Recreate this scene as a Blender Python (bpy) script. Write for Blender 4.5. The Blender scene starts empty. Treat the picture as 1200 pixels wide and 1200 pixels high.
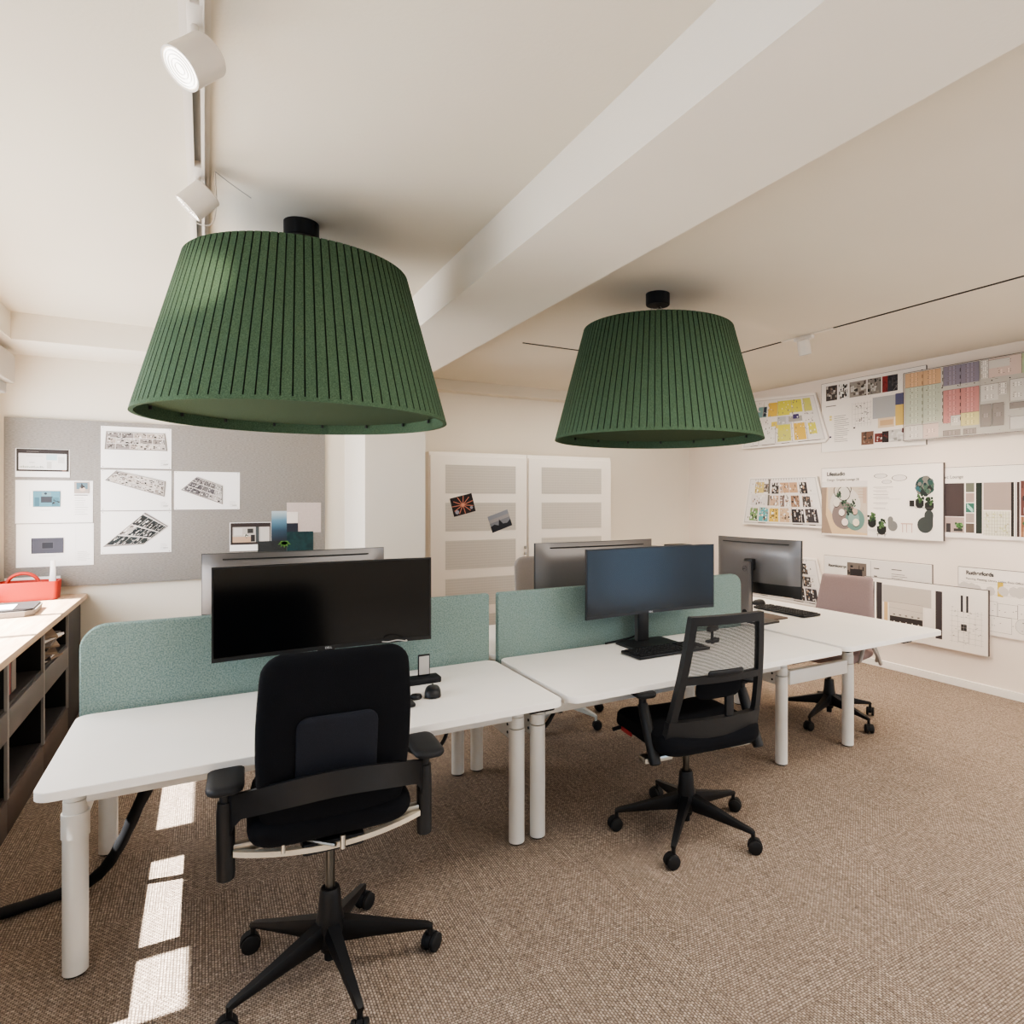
import bpy, bmesh, math, random
from mathutils import Vector, Matrix
PI = math.pi
C = bpy.context.scene.collection
R = random.Random(7)

# ------------------------------------------------------------------ helpers
def lin(c):
    return tuple(((x/12.92) if x <= .04045 else ((x+.055)/1.055)**2.4) for x in c)
def rgb(r, g, b):
    return lin((r/255., g/255., b/255.))

def newmat(name):
    m = bpy.data.materials.new(name); m.use_nodes = True
    return m, m.node_tree, m.node_tree.nodes['Principled BSDF']

def mat(name, col, rough=.5, metal=0, vary=0, vscale=8, bump=0, bscale=200, spec=.5, stretch=None, col2=None, emit=None, estr=0):
    m, nt, p = newmat(name)
    p.inputs['Base Color'].default_value = (*col, 1)
    p.inputs['Roughness'].default_value = rough
    p.inputs['Metallic'].default_value = metal
    p.inputs['Specular IOR Level'].default_value = spec
    tc = nt.nodes.new('ShaderNodeTexCoord')
    src = tc.outputs['Object']
    if stretch:
        mp = nt.nodes.new('ShaderNodeMapping'); mp.inputs['Scale'].default_value = stretch
        nt.links.new(src, mp.inputs['Vector']); src = mp.outputs['Vector']
    if vary or col2:
        n = nt.nodes.new('ShaderNodeTexNoise'); n.inputs['Scale'].default_value = vscale; n.inputs['Detail'].default_value = 4
        nt.links.new(src, n.inputs['Vector'])
        mx = nt.nodes.new('ShaderNodeValToRGB')
        a = col if not col2 else col
        b_ = col2 if col2 else tuple(min(1, x*(1+vary)) for x in col)
        a_ = a if col2 else tuple(x*(1-vary) for x in col)
        mx.color_ramp.elements[0].color = (*a_, 1); mx.color_ramp.elements[0].position = .33
        mx.color_ramp.elements[1].color = (*b_, 1); mx.color_ramp.elements[1].position = .67
        nt.links.new(n.outputs['Fac'], mx.inputs['Fac']); nt.links.new(mx.outputs['Color'], p.inputs['Base Color'])
    if bump:
        n2 = nt.nodes.new('ShaderNodeTexNoise'); n2.inputs['Scale'].default_value = bscale; n2.inputs['Detail'].default_value = 3
        nt.links.new(src, n2.inputs['Vector'])
        bp = nt.nodes.new('ShaderNodeBump'); bp.inputs['Strength'].default_value = bump; bp.inputs['Distance'].default_value = .003
        nt.links.new(n2.outputs['Fac'], bp.inputs['Height']); nt.links.new(bp.outputs['Normal'], p.inputs['Normal'])
    if emit:
        p.inputs['Emission Color'].default_value = (*emit, 1); p.inputs['Emission Strength'].default_value = estr
    return m

class B:
    """collects shapes into one bmesh"""
    def __init__(s): s.bm = bmesh.new()
    def faces_from(s, vs): 
        try: return s.bm.faces.new(vs)
        except ValueError: return None
    def box(s, c, d, rot=None, bev=0, seg=2):
        r = bmesh.ops.create_cube(s.bm, size=1.0)
        vs = r['verts']
        bmesh.ops.scale(s.bm, vec=d, verts=vs)
        if bev:
            es = list({e for v in vs for e in v.link_edges})
            rr = bmesh.ops.bevel(s.bm, geom=es, offset=bev, segments=seg, affect='EDGES', profile=.5)
            vs = list({v for f in rr['faces'] for v in f.verts} | {v for v in vs if v.is_valid})
        if rot is not None:
            bmesh.ops.rotate(s.bm, cent=(0,0,0), matrix=rot, verts=vs)
        bmesh.ops.translate(s.bm, vec=c, verts=vs)
        return s
    def bx(s, x0, x1, y0, y1, z0, z1, bev=0, seg=2):
        return s.box(((x0+x1)/2, (y0+y1)/2, (z0+z1)/2), (x1-x0, y1-y0, z1-z0), bev=bev, seg=seg)
    def tube(s, pts, r, seg=12, cap=True, sx=1.0):
        pts = [Vector(p) for p in pts]; n = len(pts)
        rs = r if isinstance(r, (list, tuple)) else [r]*n
        t = (pts[1]-pts[0]).normalized()
        up = Vector((0,0,1)) if abs(t.z) < .9 else Vector((1,0,0))
        a = t.cross(up).normalized(); b = a.cross(t).normalized()
        rings = []
        for i, p in enumerate(pts):
            if i == 0: t2 = pts[1]-pts[0]
            elif i == n-1: t2 = pts[-1]-pts[-2]
            else: t2 = (pts[i+1]-p).normalized()+(p-pts[i-1]).normalized()
            t2 = t2.normalized() if t2.length > 1e-9 else t
            a = (a - t2*a.dot(t2)).normalized(); b = t2.cross(a).normalized(); t = t2
            rings.append([s.bm.verts.new(p + a*math.cos(2*PI*k/seg)*rs[i]*sx + b*math.sin(2*PI*k/seg)*rs[i]) for k in range(seg)])
        for i in range(n-1):
            for k in range(seg):
                s.faces_from((rings[i][k], rings[i][(k+1)%seg], rings[i+1][(k+1)%seg], rings[i+1][k]))
        if cap:
            s.faces_from(rings[0][::-1]); s.faces_from(rings[-1])
        return s
    def cyl(s, p0, p1, r0, r1=None, seg=24):
        return s.tube([p0, p1], [r0, r0 if r1 is None else r1], seg)
    def lathe(s, prof, o=(0,0,0), seg=32, rot=None, close=False):
        o = Vector(o); rings = []
        for (r, z) in prof:
            ring = []
            for k in range(seg):
                v = Vector((r*math.cos(2*PI*k/seg), r*math.sin(2*PI*k/seg), z))
                if rot is not None: v = rot @ v
                ring.append(s.bm.verts.new(o+v))
            rings.append(ring)
        m = len(rings)
        for i in range(m if close else m-1):
            j = (i+1) % m
            for k in range(seg):
                s.faces_from((rings[i][k], rings[i][(k+1)%seg], rings[j][(k+1)%seg], rings[j][k]))
        if not close:
            if prof[0][0] > 1e-6: s.faces_from(rings[0][::-1])
            if prof[-1][0] > 1e-6: s.faces_from(rings[-1])
        return s
    def prism(s, outline, f0, f1):
        """outline: list of 2d points; f0/f1 map (a,b)->Vector for both caps"""
        a = [s.bm.verts.new(f0(*p)) for p in outline]; b = [s.bm.verts.new(f1(*p)) for p in outline]
        s.faces_from(a[::-1]); s.faces_from(b)
        n = len(a)
        for i in range(n): s.faces_from((a[i], a[(i+1)%n], b[(i+1)%n], b[i]))
        return s
    def slab(s, rows, fn, nx=14, p=6):
        """rows: (v, halfwidth, thickness factor); fn(x, v, k)->Vector, k in -1..1"""
        ss = [-math.cos(PI*i/nx) for i in range(nx+1)]
        F, K = [], []
        for (v, hw, tf) in rows:
            fr, bk = [], []
            for q in ss:
                e = max(0, 1-abs(q)**p)**.5*tf
                fr.append(s.bm.verts.new(fn(q*hw, v, e))); bk.append(s.bm.verts.new(fn(q*hw, v, -e)))
            F.append(fr); K.append(bk)
        for i in range(len(rows)-1):
            for j in range(nx):
                s.faces_from((F[i][j], F[i][j+1], F[i+1][j+1], F[i+1][j]))
                s.faces_from((K[i][j+1], K[i][j], K[i+1][j], K[i+1][j+1]))
        bmesh.ops.remove_doubles(s.bm, verts=s.bm.verts[:], dist=1e-5)
        return s
    def build(s, name, m=None, parent=None, smooth=True, angle=35, loc=None, rot=None):
        bmesh.ops.recalc_face_normals(s.bm, faces=s.bm.faces[:])
        me = bpy.data.meshes.new(name); s.bm.to_mesh(me); s.bm.free()
        if smooth:
            for p in me.polygons: p.use_smooth = True
            try: me.set_sharp_from_angle(angle=math.radians(angle))
            except Exception: pass
        o = bpy.data.objects.new(name, me); C.objects.link(o)
        if m: me.materials.append(m)
        if parent: o.parent = parent
        if loc: o.location = loc
        if rot: o.rotation_euler = rot
        return o

def rrows(v0, v1, hw, r, e=.02, n=20):
    out = []
    for i in range(n+1):
        v = v0+(v1-v0)*(1-math.cos(PI*i/n))/2
        d = min(v-v0, v1-v)
        w = hw(v) if callable(hw) else hw
        if d < r: w -= r-math.sqrt(max(0, r*r-(r-d)**2))
        tf = 1 if d > e else math.sqrt(max(0, 1-(1-d/e)**2))
        out.append((v, max(w, 1e-4), tf))
    return out
def rrect(x0, x1, y0, y1, r, n=6, rs=None):
    """rounded rectangle outline, rs = radii for corners (x0y0,x1y0,x1y1,x0y1)"""
    rs = rs or (r,)*4; out = []
    for (cx, cy, a, rr) in ((x0, y0, PI, rs[0]), (x1, y0, 1.5*PI, rs[1]), (x1, y1, 0, rs[2]), (x0, y1, .5*PI, rs[3])):
        if rr <= 0: out.append((cx, cy)); continue
        ox = cx+rr if cx == x0 else cx-rr; oy = cy+rr if cy == y0 else cy-rr
        for k in range(n+1):
            t = a+k*PI/2/n; out.append((ox+rr*math.cos(t), oy+rr*math.sin(t)))
    return out

def thing(name, label, cat, loc=(0,0,0), rotz=0, group=None):
    o = bpy.data.objects.new(name, None); C.objects.link(o); o.empty_display_size = .1
    o.location = loc; o.rotation_euler = (0,0,rotz); o['label'] = label; o['category'] = cat
    if group: o['group'] = group
    return o
def tag(o, label, cat, group=None):
    o['label'] = label; o['category'] = cat
    if group: o['group'] = group
    return o
def struct(name, b, m, smooth=False):
    o = b.build(name, m, smooth=smooth); o['kind'] = 'structure'; return o
def copy_tree(o, parent=None):
    c = o.copy(); C.objects.link(c); c.parent = parent
    for ch in list(o.children): copy_tree(ch, c)
    return c

def text_mesh(txt, size, extrude=0.0, bold=0.0):
    cu = bpy.data.curves.new('lettering', 'FONT'); cu.body = txt; cu.size = size; cu.extrude = extrude; cu.offset = bold
    cu.align_x = 'LEFT'
    t = bpy.data.objects.new('lettering', cu); C.objects.link(t)
    bpy.context.view_layer.update()
    me = bpy.data.meshes.new_from_object(t.evaluated_get(bpy.context.evaluated_depsgraph_get()))
    bpy.data.objects.remove(t); bpy.data.curves.remove(cu)
    return me
def lettering(txt, size, m, parent, loc, rot=(PI/2, 0, 0), bold=0, name='lettering'):
    me = text_mesh(txt, size, .0002, bold); me.materials.clear(); me.materials.append(m)
    o = bpy.data.objects.new(name, me); C.objects.link(o); o.parent = parent; o.location = loc; o.rotation_euler = rot
    return o

# print: coloured flat artwork, one mesh with a colour attribute
def print_mat():
    m, nt, p = newmat('printed_ink')
    a = nt.nodes.new('ShaderNodeAttribute'); a.attribute_name = 'ink'
    nt.links.new(a.outputs['Color'], p.inputs['Base Color']); p.inputs['Roughness'].default_value = .6
    p.inputs['Specular IOR Level'].default_value = .3
    return m
INK = print_mat()
class Art:
    """local x right, z up, drawn toward -y; quad maps 0..1 square"""
    def __init__(s, w, h, quad=None, y=0):
        s.w, s.h = w, h; s.q = quad; s.v = []; s.f = []; s.c = []; s.n = 0; s.y = y
    def P(s, u, v):
        if s.q:
            (ax, az), (bx_, bz), (cx, cz), (dx, dz) = s.q   # bl br tr tl
            x = (1-u)*(1-v)*ax+u*(1-v)*bx_+u*v*cx+(1-u)*v*dx
            z = (1-u)*(1-v)*az+u*(1-v)*bz+u*v*cz+(1-u)*v*dz
        else: x, z = (u-.5)*s.w, v*s.h
        return (x, s.y-.0004-s.n*.000012, z)
    def poly(s, pts, col):
        i = len(s.v); s.v += [s.P(*p) for p in pts]; s.f.append(list(range(i, i+len(pts)))); g = .3*col[0]+.59*col[1]+.11*col[2]; s.c.append(rgb(*[(x*.82+g*.18)*.96 for x in col])); s.n += 1
        return s
    def rect(s, u0, v0, u1, v1, col): return s.poly([(u0,v0),(u1,v0),(u1,v1),(u0,v1)], col)
    def frame(s, u0, v0, u1, v1, col, t=.004):
        tv = t*(s.w/s.h)
        s.rect(u0,v0,u1,v0+tv,col); s.rect(u0,v1-tv,u1,v1,col); s.rect(u0,v0,u0+t,v1,col); s.rect(u1-t,v0,u1,v1,col); return s
    def line(s, a, b, col, t=.003):
        dx, dy = (b[0]-a[0])*s.w, (b[1]-a[1])*s.h; L = math.hypot(dx, dy) or 1
        nx, ny = -dy/L*t/2, dx/L*t/2
        return s.poly([(a[0]+nx/1, a[1]+ny*s.w/s.h), (a[0]-nx, a[1]-ny*s.w/s.h), (b[0]-nx, b[1]-ny*s.w/s.h), (b[0]+nx, b[1]+ny*s.w/s.h)], col)
    def disk(s, u, v, r, col, n=14, sq=1.0):
        return s.poly([(u+r*math.cos(2*PI*k/n), v+r*sq*math.sin(2*PI*k/n)*s.w/s.h) for k in range(n)], col)
    def ring(s, u, v, r, col, bg, t=.006, sq=1.0):
        s.disk(u, v, r, col, 20, sq); return s.disk(u, v, r-t, bg, 20, sq)
    def blob(s, u, v, r, cols, k=14, rr=None):
        rr = rr or R
        for _ in range(k):
            a = rr.random()*2*PI; q = rr.random()*r
            s.disk(u+q*math.cos(a), v+q*math.sin(a)*s.w/s.h, r*(.18+.2*rr.random()), rr.choice(cols), 6)
        return s
    def textlines(s, u, v, w, n, col=(120,112,108), dv=.03, t=.006, rr=None):
        rr = rr or R
        for i in range(n):
            s.rect(u, v-i*dv, u+w*(.6+.4*rr.random()), v-i*dv+t, col)
        return s
    def build(s, parent, name='print'):
        me = bpy.data.meshes.new(name); me.from_pydata(s.v, [], s.f); me.update()
        at = me.color_attributes.new('ink', 'FLOAT_COLOR', 'CORNER')
        i = 0
        for f, c in zip(s.f, s.c):
            for _ in f: at.data[i].color = (*c, 1); i += 1
        me.materials.append(INK)
        o = bpy.data.objects.new(name, me); C.objects.link(o); o.parent = parent
        return o

# ------------------------------------------------------------------ materials
M = {}
def wallmat(name, col, bump=.15):
    return mat(name, col, .9, vary=.015, vscale=1.5, bump=bump, bscale=90, spec=.15)
M['wall'] = wallmat('painted_wall', rgb(222,214,201))
M['wallr'] = wallmat('painted_wall_right', rgb(228,216,204))
M['ceil'] = wallmat('painted_ceiling', rgb(214,206,191))
M['beam'] = wallmat('painted_beam', rgb(223,216,204))
M['trim'] = mat('painted_trim', rgb(232,226,220), .5, bump=.05)
M['white'] = mat('white_laminate', rgb(222,218,213), .42, vary=.01, bump=.03, bscale=400, spec=.4)
M['edge'] = mat('laminate_edge', rgb(205,202,197), .5)
M['wmetal'] = mat('white_powder_coat', rgb(218,216,211), .38, bump=.04, bscale=600)
M['gasket'] = mat('grey_seam', rgb(130,128,124), .6)
M['black'] = mat('black_plastic', rgb(17,18,21), .48, bump=.12, bscale=900, spec=.4)
M['blackm'] = mat('matt_black_plastic', rgb(22,23,26), .6, bump=.2, bscale=800, spec=.3)
M['fab'] = mat('black_fabric', rgb(17,18,22), .95, vary=.25, vscale=500, bump=.6, bscale=700, spec=.15)
M['fab2'] = mat('charcoal_fabric', rgb(31,33,40), .9, vary=.2, vscale=500, bump=.5, bscale=700, spec=.2)
M['rubber'] = mat('rubber', rgb(16,16,18), .7)
M['steel'] = mat('brushed_steel', rgb(170,168,162), .28, metal=1, stretch=(1,1,40), vary=.06, vscale=30)
M['dsteel'] = mat('dark_steel', rgb(88,86,82), .3, metal=1, vary=.05, vscale=30)
M['beige'] = mat('beige_strap', rgb(196,184,166), .55, vary=.05, vscale=60)
M['screen'] = mat('display_glass', rgb(5,6,8), .15, vary=.02, spec=.45)
M['bezel'] = mat('display_bezel', rgb(14,14,16), .4)
M['mback'] = mat('silver_grey_casing', rgb(112,108,106), .34, metal=.55, bump=.03, bscale=700)
M['mblack'] = mat('black_casing', rgb(22,22,24), .4, bump=.05)
M['felt_t'] = mat('teal_felt', rgb(96,116,113), .95, col2=rgb(136,153,147), vscale=190, bump=.6, bscale=350, spec=.1)
M['felt_g'] = mat('green_felt', rgb(52,70,54), .95, col2=rgb(78,96,76), vscale=260, bump=.5, bscale=380, spec=.1)
M['felt_d'] = mat('green_felt_inside', rgb(50,64,48), .95, col2=rgb(74,88,68), vscale=260, bump=.5, bscale=380, spec=.1)
M['groove'] = mat('felt_groove', rgb(14,30,18), .95, bump=.2)
M['pin'] = mat('grey_pinboard_felt', rgb(131,126,122), .95, col2=rgb(152,147,142), vscale=60, stretch=(1,1,4), bump=.5, bscale=260, spec=.1)
M['paper'] = mat('white_paper', rgb(235,232,230), .7, bump=.02, bscale=40, spec=.2)
M['board'] = mat('foam_board', rgb(232,224,216), .7, bump=.02, bscale=60, spec=.2)
M['boarde'] = mat('foam_board_edge', rgb(90,80,78), .7)
M['cab'] = mat('dark_grey_carcass', rgb(50,47,48), .55, bump=.05, bscale=300)
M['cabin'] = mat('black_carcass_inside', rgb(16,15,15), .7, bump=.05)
M['drawer'] = mat('grey_metal_front', rgb(100,97,97), .4, metal=.3, bump=.04, bscale=500)
M['divide'] = mat('light_edge_strip', rgb(150,146,142), .45)
M['plinth'] = mat('brown_grey_plinth', rgb(84,70,62), .6, bump=.05)
M['red'] = mat('coral_red_plastic', rgb(182,50,34), .5, bump=.06, bscale=400)
M['ink'] = mat('black_ink', rgb(34,32,32), .6)
M['whitelet'] = mat('white_lettering', rgb(205,205,205), .5)
M['lampw'] = mat('white_lamp_body', rgb(214,206,196), .42, bump=.03, bscale=500)
M['lens'] = mat('lit_reflector', rgb(255,250,240), .3, emit=(1,.93,.84), estr=3)
M['refl'] = mat('reflector_grid', rgb(190,186,180), .25, metal=.6)
M['mauve'] = mat('mauve_upholstery', rgb(142,124,122), .92, vary=.06, vscale=220, bump=.5, bscale=500, spec=.1)
M['lgrey'] = mat('light_grey_plastic', rgb(168,164,160), .5, bump=.05)
M['lgfab'] = mat('light_grey_upholstery', rgb(150,142,137), .92, vary=.06, vscale=220, bump=.4, bscale=500, spec=.1)
M['lbase'] = mat('pale_grey_metal', rgb(176,180,176), .4)
M['tab_w'] = mat('white_steel_cabinet', rgb(228,220,211), .45, bump=.03)
M['blind'] = mat('roller_blind', rgb(190,183,174), .8, bump=.2, bscale=300)
M['cardboard'] = mat('old_paper', rgb(150,130,112), .8, vary=.15, vscale=40)
M['redlab'] = mat('red_tag', rgb(150,40,44), .5)
M['gold'] = mat('amber_plastic', rgb(170,130,60), .4)
M['leaf'] = mat('green_leaf', rgb(70,110,44), .5, vary=.15, vscale=60)

# perforated panel
def perforated():
    m, nt, p = newmat('perforated_panel')
    tc = nt.nodes.new('ShaderNodeTexCoord'); mp = nt.nodes.new('ShaderNodeMapping')
    mp.inputs['Scale'].default_value = (70, 70, 40)
    nt.links.new(tc.outputs['Object'], mp.inputs['Vector'])
    sx = nt.nodes.new('ShaderNodeSeparateXYZ'); nt.links.new(mp.outputs['Vector'], sx.inputs['Vector'])
    def frac(o):
        f = nt.nodes.new('ShaderNodeMath'); f.operation = 'FRACT'; nt.links.new(o, f.inputs[0])
        g = nt.nodes.new('ShaderNodeMath'); g.operation = 'SUBTRACT'; g.inputs[1].default_value = .5; nt.links.new(f.outputs[0], g.inputs[0])
        h = nt.nodes.new('ShaderNodeMath'); h.operation = 'ABSOLUTE'; nt.links.new(g.outputs[0], h.inputs[0]); return h
    a, b = frac(sx.outputs['X']), frac(sx.outputs['Z'])
    mxn = nt.nodes.new('ShaderNodeMath'); mxn.operation = 'MAXIMUM'; nt.links.new(a.outputs[0], mxn.inputs[0]); nt.links.new(b.outputs[0], mxn.inputs[1])
    lt = nt.nodes.new('ShaderNodeMath'); lt.operation = 'LESS_THAN'; lt.inputs[1].default_value = .3; nt.links.new(mxn.outputs[0], lt.inputs[0])
    mx = nt.nodes.new('ShaderNodeMix'); mx.data_type = 'RGBA'
    mx.inputs['A'].default_value = (*rgb(192,186,178), 1); mx.inputs['B'].default_value = (*rgb(180,174,167), 1)
    nt.links.new(lt.outputs[0], mx.inputs['Factor']); nt.links.new(mx.outputs['Result'], p.inputs['Base Color']); p.inputs['Roughness'].default_value = .6
    return m
M['perf'] = perforated()

# see-through chair mesh
def chairmesh():
    m, nt, p = newmat('chair_mesh_fabric')
    p.inputs['Base Color'].default_value = (*rgb(40,39,40), 1); p.inputs['Roughness'].default_value = .8
    tc = nt.nodes.new('ShaderNodeTexCoord'); sx = nt.nodes.new('ShaderNodeSeparateXYZ'); nt.links.new(tc.outputs['Object'], sx.inputs['Vector'])
    def wave(o, f, th):
        a = nt.nodes.new('ShaderNodeMath'); a.operation = 'MULTIPLY'; a.inputs[1].default_value = f; nt.links.new(o, a.inputs[0])
        b = nt.nodes.new('ShaderNodeMath'); b.operation = 'FRACT'; nt.links.new(a.outputs[0], b.inputs[0])
        c = nt.nodes.new('ShaderNodeMath'); c.operation = 'LESS_THAN'; c.inputs[1].default_value = th; nt.links.new(b.outputs[0], c.inputs[0]); return c
    h = wave(sx.outputs['Z'], 210, .5); v = wave(sx.outputs['X'], 260, .3)
    mm = nt.nodes.new('ShaderNodeMath'); mm.operation = 'MAXIMUM'; nt.links.new(h.outputs[0], mm.inputs[0]); nt.links.new(v.outputs[0], mm.inputs[1])
    tr = nt.nodes.new('ShaderNodeBsdfTransparent'); mix = nt.nodes.new('ShaderNodeMixShader'); out = nt.nodes['Material Output']
    nt.links.new(mm.outputs[0], mix.inputs[0]); nt.links.new(tr.outputs[0], mix.inputs[1]); nt.links.new(p.outputs[0], mix.inputs[2])
    nt.links.new(mix.outputs[0], out.inputs['Surface'])
    return m
M['mesh'] = chairmesh()

def glass():
    m, nt, p = newmat('window_glass')
    tr = nt.nodes.new('ShaderNodeBsdfTransparent'); gl = nt.nodes.new('ShaderNodeBsdfGlossy'); gl.inputs['Roughness'].default_value = .02
    mix = nt.nodes.new('ShaderNodeMixShader'); mix.inputs[0].default_value = .06
    nt.links.new(tr.outputs[0], mix.inputs[1]); nt.links.new(gl.outputs[0], mix.inputs[2])
    nt.links.new(mix.outputs[0], nt.nodes['Material Output'].inputs['Surface'])
    return m
M['glass'] = glass()

def wood():
    m, nt, p = newmat('pale_oak_worktop')
    tc = nt.nodes.new('ShaderNodeTexCoord'); mp = nt.nodes.new('ShaderNodeMapping'); mp.inputs['Scale'].default_value = (14, 1.2, 14)
    nt.links.new(tc.outputs['Object'], mp.inputs['Vector'])
    n = nt.nodes.new('ShaderNodeTexNoise'); n.inputs['Scale'].default_value = 2.5; n.inputs['Detail'].default_value = 6; n.inputs['Distortion'].default_value = .6
    nt.links.new(mp.outputs['Vector'], n.inputs['Vector'])
    r = nt.nodes.new('ShaderNodeValToRGB'); r.color_ramp.elements[0].color = (*rgb(190,160,132), 1); r.color_ramp.elements[1].color = (*rgb(222,198,172), 1)
    r.color_ramp.elements[0].position = .3; r.color_ramp.elements[1].position = .7
    nt.links.new(n.outputs['Fac'], r.inputs['Fac']); nt.links.new(r.outputs['Color'], p.inputs['Base Color']); p.inputs['Roughness'].default_value = .5
    return m
M['wood'] = wood()

def carpet():
    m, nt, p = newmat('woven_carpet')
    N = nt.nodes.new; Lk = nt.links.new
    tc = N('ShaderNodeTexCoord'); sep = N('ShaderNodeSeparateXYZ'); Lk(tc.outputs['Object'], sep.inputs[0])
    swap = N('ShaderNodeCombineXYZ'); Lk(sep.outputs['Y'], swap.inputs['X']); Lk(sep.outputs['X'], swap.inputs['Y'])
    chk = N('ShaderNodeTexChecker'); chk.inputs['Scale'].default_value = 2.0
    off = N('ShaderNodeMapping'); off.inputs['Location'].default_value = (.13, .21, .25); Lk(tc.outputs['Object'], off.inputs['Vector']); Lk(off.outputs[0], chk.inputs['Vector'])
    mv = N('ShaderNodeMix'); mv.data_type = 'VECTOR'; Lk(chk.outputs['Fac'], mv.inputs['Factor']); Lk(tc.outputs['Object'], mv.inputs['A']); Lk(swap.outputs[0], mv.inputs['B'])
    vec = mv.outputs['Result']
    wob = N('ShaderNodeTexNoise'); wob.inputs['Scale'].default_value = 45; Lk(tc.outputs['Object'], wob.inputs['Vector'])
    br = N('ShaderNodeTexBrick'); br.inputs['Scale'].default_value = 1
    br.inputs['Brick Width'].default_value = .0125; br.inputs['Row Height'].default_value = .0088; br.inputs['Mortar Size'].default_value = .0021; br.inputs['Mortar Smooth'].default_value = .9
    br.inputs['Color1'].default_value = (*rgb(172,157,143), 1); br.inputs['Color2'].default_value = (*rgb(140,126,114), 1); br.inputs['Mortar'].default_value = (*rgb(98,85,75), 1)
    Lk(vec, br.inputs['Vector'])
    n = N('ShaderNodeTexNoise'); n.inputs['Scale'].default_value = 90; n.inputs['Detail'].default_value = 3; Lk(vec, n.inputs['Vector'])
    mp2 = N('ShaderNodeMapping'); mp2.inputs['Scale'].default_value = (1.2, 26, 1); Lk(vec, mp2.inputs['Vector'])
    n2 = N('ShaderNodeTexNoise'); n2.inputs['Scale'].default_value = 2.2; n2.inputs['Detail'].default_value = 3; Lk(mp2.outputs[0], n2.inputs['Vector'])
    def mul(a, lo, hi, fac):
        mr = N('ShaderNodeMapRange'); mr.inputs['From Min'].default_value = .3; mr.inputs['From Max'].default_value = .7; mr.inputs['To Min'].default_value = lo; mr.inputs['To Max'].default_value = hi
        Lk(fac, mr.inputs['Value'])
        x = N('ShaderNodeMix'); x.data_type = 'RGBA'; x.blend_type = 'MULTIPLY'; x.inputs['Factor'].default_value = 1; Lk(a, x.inputs['A']); Lk(mr.outputs[0], x.inputs['B']); return x.outputs['Result']
    c = mul(br.outputs['Color'], .66, 1.3, n.outputs['Fac']); c = mul(c, .93, 1.06, n2.outputs['Fac'])
    mp3 = N('ShaderNodeMapping'); mp3.inputs['Scale'].default_value = (60, 1.6, 1); Lk(tc.outputs['Object'], mp3.inputs['Vector'])
    n3 = N('ShaderNodeTexNoise'); n3.inputs['Scale'].default_value = 2; n3.inputs['Detail'].default_value = 1; Lk(mp3.outputs[0], n3.inputs['Vector'])
    c = mul(c, .94, 1.16, n3.outputs['Fac'])
    Lk(c, p.inputs['Base Color']); p.inputs['Roughness'].default_value = .97; p.inputs['Specular IOR Level'].default_value = .08
    bp = N('ShaderNodeBump'); bp.inputs['Strength'].default_value = .7; bp.inputs['Distance'].default_value = .003
    ad = N('ShaderNodeMath'); ad.operation = 'SUBTRACT'; Lk(n.outputs['Fac'], ad.inputs[0]); Lk(br.outputs['Fac'], ad.inputs[1])
    Lk(ad.outputs[0], bp.inputs['Height']); Lk(bp.outputs[0], p.inputs['Normal'])
    return m
M['carpet'] = carpet()

# ------------------------------------------------------------------ room shell
XL, XR, YB, YF, ZC = -1.22, 5.22, -2.4, 6.2, 2.67
struct('floor', B().bx(XL-.3, XR+.1, YB-.1, YF+.1, -.08, 0), M['carpet'])
struct('ceiling', B().bx(XL-.3, XR+.1, YB-.1, YF+.1, ZC, ZC+.1), M['ceil'])
struct('wall_right', B().bx(XR, XR+.1, -1.2, YF, 0, ZC).bx(XR, XR+.1, YB, -2.1, 0, ZC).bx(XR, XR+.1, -2.1, -1.2, 0, .03).bx(XR, XR+.1, -2.1, -1.2, 2.2, ZC), M['wallr'])
struct('wall_back', B().bx(XL-.3, 1.037, 5.78, YF+.1, 0, ZC), M['wall'])
struct('wall_niche', B().bx(1.037, XR+.1, YF, YF+.1, 0, ZC), M['wall'])
struct('wall_front', B().bx(XL-.3, 3.6, YB-.1, YB, 0, ZC).bx(5.1, XR+.1, YB-.1, YB, 0, ZC).bx(3.6, 5.1, YB-.1, YB, 0, .08).bx(3.6, 5.1, YB-.1, YB, 2.2, ZC), M['wall'])
struct('trim_1', B().bx(1.037, 1.497, 4.96, YF, 0, ZC), M['beam'])                       # column
struct('trim_2', B().bx(1.037, 1.497, YB, 4.96, 2.465, ZC), M['beam'])                   # long beam
struct('trim_3', B().bx(XL, 1.037, 5.235, 5.78, 2.5, ZC), M['beam'])                     # cross beam
struct('trim_4', B().bx(1.497, XR, 6.05, YF, 2.565, ZC), M['ceil'])
struct('trim_5', B().bx(XL, -1.05, YB, 5.235, 2.5, ZC), M['beam'])                       # window lintel box
struct('baseboard_right', B().bx(XR-.016, XR, -1.2, YF, 0, .062, bev=.003), M['trim'])
struct('baseboard_back', B().bx(1.497, XR-.016, YF-.016, YF, 0, .062, bev=.003), M['trim'])
wins = [(-1.6, -.1), (.3, 1.7), (2.215, 3.165), (3.465, 5.5)]
wl = B(); wl.bx(XL-.3, XL, YB, 5.78, 0, .86).bx(XL-.3, XL, YB, 5.78, 2.2, ZC)
ed = YB
for a, b_ in wins: wl.bx(XL-.3, XL, ed, a, .86, 2.2); ed = b_
wl.bx(XL-.3, XL, ed, 5.78, .86, 2.2)
struct('wall_left', wl, M['wall'])
muls = {0: [-.85], 1: [1.0], 2: [2.54], 3: [4.15, 4.83]}
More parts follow.
